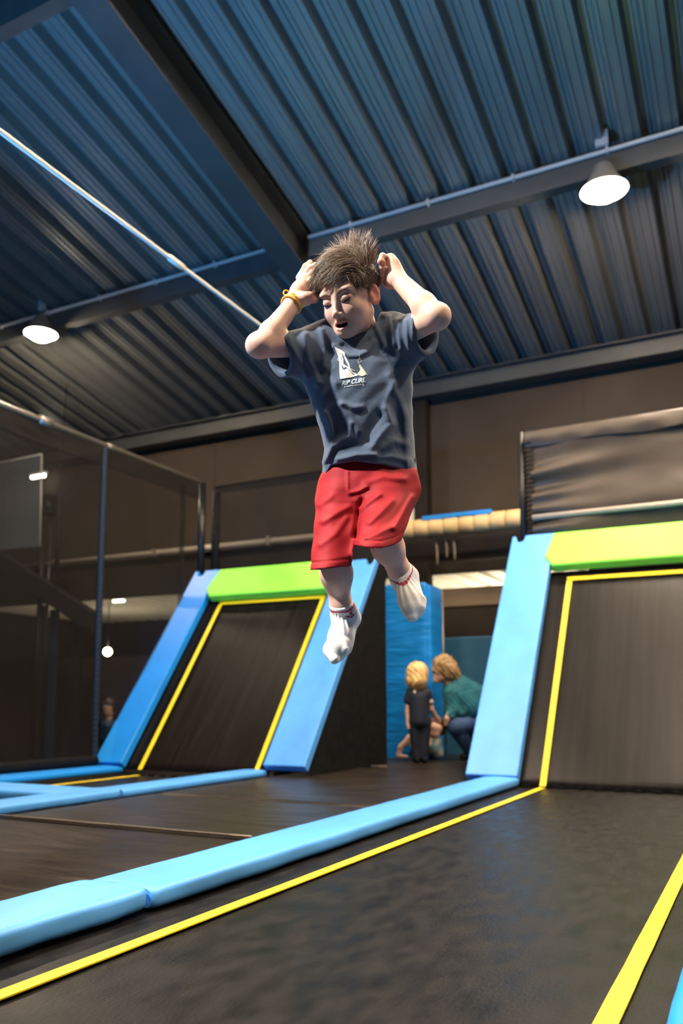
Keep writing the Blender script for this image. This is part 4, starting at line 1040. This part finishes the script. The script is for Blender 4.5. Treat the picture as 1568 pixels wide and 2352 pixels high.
for q, wd in ((-6.6, 6.2), (.4, 7), (7.4, 5.6)):
    bm = bmesh.new(); bx(bm, (0, 0, 0), (wd*HS, 3.5*HS, 5.2*HS)); bmesh.ops.bevel(bm, geom=bm.edges[:], offset=.0012, segments=2, affect='EDGES')
    for v in bm.verts: v.co = Vector(hl((np.array(v.co)/HS)+np.array([q, 77-abs(q)*.25, -63])))
    bm_obj('tooth', bm, M['teeth'], boy, True)
# ------------------------------------------------------------------ hair
def make_hair():
    rng = np.random.RandomState(3); V = []; F = []; C_ = []
    c0 = np.array([0, -10, 36.]); rr = np.array([73, 92, 75.])
    def on_scalp(u):
        th = u[0]; z = u[1]; return c0+rr*np.array([math.cos(th)*math.sqrt(1-z*z), math.sin(th)*math.sqrt(1-z*z), z])
    def hairline(p):
        x, y, z = p
        if y > 20: return z > 46+(y-60)*.12 - (12 if abs(x) > 48 else 0)
        if y > -6: return z > (20 if abs(x) > 40 else 40)-(y < 12)*24
        if y > -34: return z > 17
        return z > -44
    def strand(root, path_d, L, w0, colr, T, lift, nseg=8):
        P = [root]; p = root.copy()
        for i in range(nseg):
            t = (i+1)/nseg; d = path_d(p, t); d = d/np.linalg.norm(d); p = p+d*L/nseg
            sh = rr+1.5+T*min(1, t*2.2); e = (p-c0)/sh; k = np.linalg.norm(e)
            if k < 1: p = c0+(p-c0)/k
            P.append(p.copy())
        base = len(V)
        for i, p in enumerate(P):
            t = i/nseg; wv = w0*(1-.2*t if t < .55 else .89*(1-(t-.55)/.45*.93))
            d = P[min(i+1, nseg)]-P[max(i-1, 0)]; d = d/np.linalg.norm(d); n = p-c0; n = n/np.linalg.norm(n); s = np.cross(d, n); s /= (np.linalg.norm(s)+1e-9); n2 = np.cross(s, d)
            V.append(hl(p-s*wv)); V.append(hl(p+n2*wv*.7)); V.append(hl(p+s*wv))
            C_.extend([colr*(.8+.2*t)]*3)
        for i in range(nseg):
            for j in range(3): a = base+i*3+j; b = base+i*3+(j+1) % 3; F.append((a, b, b+3, a+3))
    n = 0
    while n < 7000:
        z = rng.uniform(-.95, 1); th = rng.uniform(0, 2*math.pi); p = on_scalp((th, z))
        if not hairline(p): continue
        nrm = (p-c0)/rr**2; nrm /= np.linalg.norm(nrm)
        top = np.clip((p[2]-38)/55, 0, 1); front = np.clip((p[1]+10)/80, 0, 1)
        cl = np.round(p/15.0)*15.0; cj = np.array(noise.noise_vector(Vector(cl*.37))); jit = rng.normal(0, .07, 3)+cj*.42
        if p[2] > 34+12*(p[1] < -40)-6*(p[0] < 0)+max(0, p[0]-28)*.8+rng.normal(0, 11)*(p[0] > 0) or (p[1] > 35 and p[2] > 34 and p[0] < 40+rng.normal(0, 8)):
            cw = np.clip((-p[1]+2)/45, 0, 1)*np.clip((p[0]+45)/60, 0, 1)      # crown
            sweep = np.array([-.80, .45*front+.12, 0.0])*(1-cw)+np.array([.30, -.30, .55])*cw
            T = rng.uniform(2, 25+16*cw)*(.25+.75*top); L = (48+40*rng.rand())*(.6+.4*top)
            if p[1] > 42: L *= .66; T *= .6
            fl = rng.rand() < .22
            def pd(q, t, sweep=sweep, jit=jit, cw=cw, fl=fl, front=front):
                nn = (q-c0)/rr**2; nn = nn/np.linalg.norm(nn); s_ = sweep-nn*(sweep@nn)*(.85-.6*cw)
                d = s_/np.linalg.norm(s_)+nn*((.45 if t < .3 else .02)+(.22*cw)+(.16 if fl else 0))+jit*(.6+.7*t)
                if t > .6 and not fl: d = d-nn*.22*(1-cw)
                if front > .5 and t > .5: d = d+np.array([-.10, .10, -.45])
                return d
            w0 = rng.uniform(.45, 1.15)
        else:
            hi_ = np.clip((p[2]-10)/40, 0, 1); L = (15+9*rng.rand())+22*hi_; T = rng.uniform(0, 3+9*hi_)
            if -36 < p[1] < 4: L = max(5, min(L, p[2]-15+6*rng.rand()))
            def pd(q, t, nrm=nrm, jit=jit): return np.array([0, -.35, -1.0])+nrm*(.35 if t < .3 else .08)+jit
            w0 = rng.uniform(.6, 1.1)
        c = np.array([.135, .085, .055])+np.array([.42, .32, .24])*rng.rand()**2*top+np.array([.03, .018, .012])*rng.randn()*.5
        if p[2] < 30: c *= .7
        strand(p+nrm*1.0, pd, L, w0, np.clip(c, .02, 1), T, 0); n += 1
    o = fast_mesh('hair', np.array(V), np.array(F), M['hair'], boy, np.array(C_))
    # scalp layer below the strands
    Fd = Field((-.09, -.115, -.06), (.09, .1, .14), .002); Fd.ell(c0*HS, (rr+3)*HS)
    P = Fd.pts((0, 0, 0), Fd.n)/HS; x, y, zz = P[..., 0], P[..., 1], P[..., 2]
    line = np.where(y > 20, 50+(y-60)*.12-(np.abs(x) > 48)*12, np.where(y > -6, np.where(np.abs(x) > 40, 22, 40)-(y < 12)*24, np.where(y > -34, 19, -42)))
    Fd.d = np.maximum(Fd.d, ((line-zz)*HS*.8).astype(np.float32)); v, f = Fd.mesh(2)
    s = fast_mesh('scalp', HOl+v@HRl.T, f, mat('scalp_dark', (.05, .03, .02), .95, spec=.05, attr='Col'), o, np.tile(np.array([.05, .031, .020]), (len(v), 1)))
    return o
hair = make_hair(); hair['label'] = 'tousled short brown hair lifted by the jump'
# wristband
axw = J(674, 695, .04)-J(600, 793, .13); axw /= np.linalg.norm(axw); e1 = np.cross(axw, (0, 0, 1)); e1 /= np.linalg.norm(e1); e2 = np.cross(axw, e1)
wb = None
for i in range(4):
    c = J(671.5, 696.5, .042)+axw*(-.009+.0052*i); bm = bmesh.new()
    tube_into(bm, [Vector(c+(e1*math.cos(t*math.pi/16)+e2*math.sin(t*math.pi/16))*(.0262-.0006*i)+axw*.002*math.sin(t*.4+i)) for t in range(33)], .0028, 8, False)
    o = bm_obj('wristband', bm, M['band'], boy, True); o['label'] = 'yellow rubber wristband'
bm = bmesh.new(); k0 = J(657, 673, .045)
tube_into(bm, [Vector(k0+np.array([.007*math.cos(t*.7), .007*math.sin(t*.7), .002*t/9])) for t in range(10)], .0022, 8, False)
bm_obj('band_knot', bm, M['band'], boy, True)
# ================================================================== PEOPLE IN THE PASSAGE
M['skin2'] = mat('skin_plain', (.66, .40, .30), .55, spec=.3)
class Figure:
    """camera-parallel local frame at a depth; parts are implicit solids"""
    def __init__(s, label, foot, px, py):
        s.D = float((np.array(foot)-CC)@(-CB)); s.O = np.array(foot, float)
        s.t = thing('person', label, 'person'); s.t.location = foot
        s.px = px; s.py = py
    def J(s, px, py, dt=0.0): return at(px, py, s.D-dt)-s.O
    def part(s, name, m, prims, h=.007, k=.02, label=None, jag=0.0):
        P = [(s.J(*a), s.J(*b), r1, r2) for a, b, r1, r2 in prims]
        lo = np.min([np.minimum(a, b)-max(r1, r2) for a, b, r1, r2 in P], 0)-.03; hi = np.max([np.maximum(a, b)+max(r1, r2) for a, b, r1, r2 in P], 0)+.03
        F = Field(lo, hi, h)
        for a, b, r1, r2 in P: F.cone(a, b, r1, r2, k)
        if jag:
            G = F.pts((0, 0, 0), F.n); F.d += (jag*np.sin(G[..., 0]*90+4*np.sin(G[..., 2]*20))*np.sin(G[..., 2]*40+G[..., 1]*60)).astype(np.float32)
        V, Fc = F.mesh(1); o = fast_mesh(name, V, Fc, m, s.t)
        if label: o['label'] = label
        return o
# toddler seen from behind
f = Figure('blond toddler in navy tee seen from behind, standing by the blue pillar', on_z(966, 1752, 0), 966, 1752)
f.part('body', M['skin2'], [((959, 1548, 0), (960, 1562, 0), .095, .085), ((960, 1570, -.01), (960, 1590, 0), .045, .045), ((960, 1595), (962, 1650), .085, .09), ((938, 1597), (936, 1635), .032, .026), ((936, 1635), (938, 1665, .02), .026, .022), ((938, 1664, .02), (938, 1672, .03), .024, .016), ((984, 1597), (990, 1628, -.02), .033, .027), ((990, 1628, -.02), (1004, 1650, -.08), .026, .021), ((1004, 1650, -.08), (1009, 1655, -.09), .022, .015), ((953, 1660), (956, 1738), .055, .035), ((974, 1660), (974, 1738), .055, .035)], .006, .012)
f.part('hair', mat('blond_hair', (.72, .46, .19), .45, var=.35, vscale=25, stretch=(1, 1, .3)), [((958, 1545, .01), (957, 1560, .03), .118, .112), ((946, 1560, .03), (944, 1572, .035), .055, .045), ((968, 1560, .03), (968, 1574, .035), .060, .050), ((956, 1565, .05), (957, 1577, .045), .065, .050)], .006, .02, jag=.006)
f.part('t_shirt', mat('navy_tee', (.012, .018, .040), .75, var=.2, vscale=12), [((946, 1592), (976, 1592), .055, .055), ((960, 1600), (962, 1652), .105, .112), ((944, 1592), (936, 1608), .052, .045), ((978, 1592), (987, 1608, -.005), .052, .045)], .006, .03)
f.part('cuff', M['white'], [((985.5, 1606, -.005), (986.5, 1609, -.005), .047, .047)], .006, 0)
f.part('collar_tag', M['white'], [((951, 1588, .085), (952, 1591, .092), .012, .012)], .005, 0)
f.part('jeans', mat('dark_jeans', (.010, .016, .036), .75, var=.3, vscale=15), [((954, 1655), (972, 1655), .085, .085), ((952, 1662), (956, 1737), .070, .045), ((975, 1662), (973, 1737), .070, .047)], .006, .02)
for x in (956, 974): f.part('shoe', M['black_fabric'], [((x, 1744, .0), (x+2, 1746, .05), .036, .032), ((x, 1744, 0), (x-4, 1744, -.06), .034, .028)], .006, .02)
# crouching adult
f = Figure('fair haired adult in teal sweater and jeans crouching in the passage', (-2.85, 9.05, 0), 1080, 1748)
f.part('body', M['skin2'], [((1016, 1538), (1014, 1550), .095, .085), ((1006, 1550, .02), (1003, 1562, .02), .055, .04), ((1020, 1552), (1040, 1580), .05, .06), ((1045, 1590), (1080, 1620), .13, .15), ((1032, 1640, .15), (1027, 1650, .16), .035, .03), ((1027, 1650, .16), (1023, 1664, .16), .03, .02), ((1090, 1650), (1040, 1668, .1), .09, .07), ((1040, 1668, .1), (1078, 1726, 0), .06, .045)], .007, .02)
f.part('hair', mat('fair_hair', (.46, .30, .14), .45, var=.6, vscale=22, col2=(.16, .09, .045)), [((1020, 1528, 0), (1026, 1540, 0), .122, .120), ((1035, 1535, .02), (1047, 1552, .02), .08, .06), ((1010, 1528, 0), (1006, 1538, .02), .09, .07)], .007, .03, jag=.008)
f.part('sweater', mat('teal_sweater', (.004, .10, .13), .8, var=.3, vscale=10), [((1040, 1585), (1058, 1575), .105, .11), ((1050, 1595), (1085, 1625), .16, .17), ((1062, 1580), (1098, 1600, -.02), .12, .13), ((1036, 1590, .06), (1040, 1630, .10), .085, .075), ((1040, 1630, .10), (1033, 1643, .14), .07, .055), ((1080, 1600, .05), (1060, 1635, .10), .075, .07)], .007, .03, jag=.004)
f.part('jeans', mat('blue_jeans', (.022, .060, .16), .8, var=.4, vscale=14), [((1098, 1655, 0), (1045, 1668, .12), .135, .095), ((1045, 1668, .12), (1078, 1727, 0), .09, .055), ((1105, 1660, -.05), (1090, 1670, -.1), .13, .1), ((1090, 1670, -.10), (1098, 1727, -.15), .08, .055)], .007, .03)
for x, d in ((1078, 0), (1098, -.15)): f.part('shoe', M['black_fabric'], [((x, 1736, d), (x-14, 1738, d+.06), .05, .042)], .007, .01)
# child on hands and knees looking out
f = Figure('child on hands and knees behind the toddler, bare arm bent on the floor', on_z(975, 1746, 0), 975, 1746)
f.part('body', M['skin2'], [((1000, 1672, .05), (998, 1683, .06), .078, .062), ((997, 1686, .04), (994, 1700, .02), .04, .045), ((985, 1705, 0), (960, 1705, -.1), .10, .10), ((965, 1696, .0), (940, 1695, .02), .036, .034), ((940, 1695, .02), (920, 1716, .03), .036, .030), ((920, 1716, .03), (915, 1736, .04), .030, .024), ((915, 1736, .04), (934, 1738, .06), .022, .016), ((1004, 1700, .02), (1008, 1733, .02), .034, .026)], .006, .015)
f.part('hair', mat('red_brown_hair', (.10, .035, .018), .5, var=.4, vscale=25), [((1003, 1662, .02), (1008, 1672, .0), .082, .078), ((1014, 1672, .02), (1016, 1682, .02), .04, .035)], .006, .02, jag=.005)
f.part('top', mat('teal_white_top', (.02, .16, .22), .75, var=.8, vscale=9, col2=(.55, .50, .40)), [((998, 1700, .03), (996, 1715, .03), .07, .075), ((994, 1712, .02), (1005, 1728, .02), .075, .06), ((985, 1706, -.02), (962, 1706, -.12), .11, .11), ((1004, 1705, .03), (1006, 1725, .03), .05, .045)], .006, .03)
f.part('trousers', M['black_fabric'], [((962, 1712, -.12), (955, 1728, -.08), .09, .055), ((955, 1729, -.08), (950, 1731, -.25), .052, .042)], .006, .03)
# dim child sitting behind the net
f = Figure('child sitting in the dark behind the net at left', (float(on_y(252, 1700, 9.3)[0]), 9.3, -.35), 252, 1760)
f.part('body', M['skin2'], [((251, 1622), (251, 1634), .085, .075), ((251, 1640), (251, 1656), .04, .045), ((262, 1672), (275, 1700, .08), .035, .03)], .007, .015)
f.part('hair', mat('dark_hair', (.03, .018, .012), .5), [((252, 1617, -.01), (254, 1628, -.02), .093, .088)], .007, .02)
f.part('sweater', M['navy_pad'], [((243, 1662), (259, 1662), .06, .06), ((251, 1670), (252, 1712), .11, .12), ((240, 1665), (236, 1695, .05), .05, .04), ((262, 1665), (270, 1688, .05), .05, .04)], .007, .03)
f.part('trousers', M['black_fabric'], [((247, 1722), (232, 1728, .22), .09, .07), ((257, 1722), (268, 1728, .22), .09, .07), ((232, 1728, .22), (234, 1758, .2), .06, .05), ((268, 1728, .22), (266, 1758, .2), .06, .05)], .007, .03)
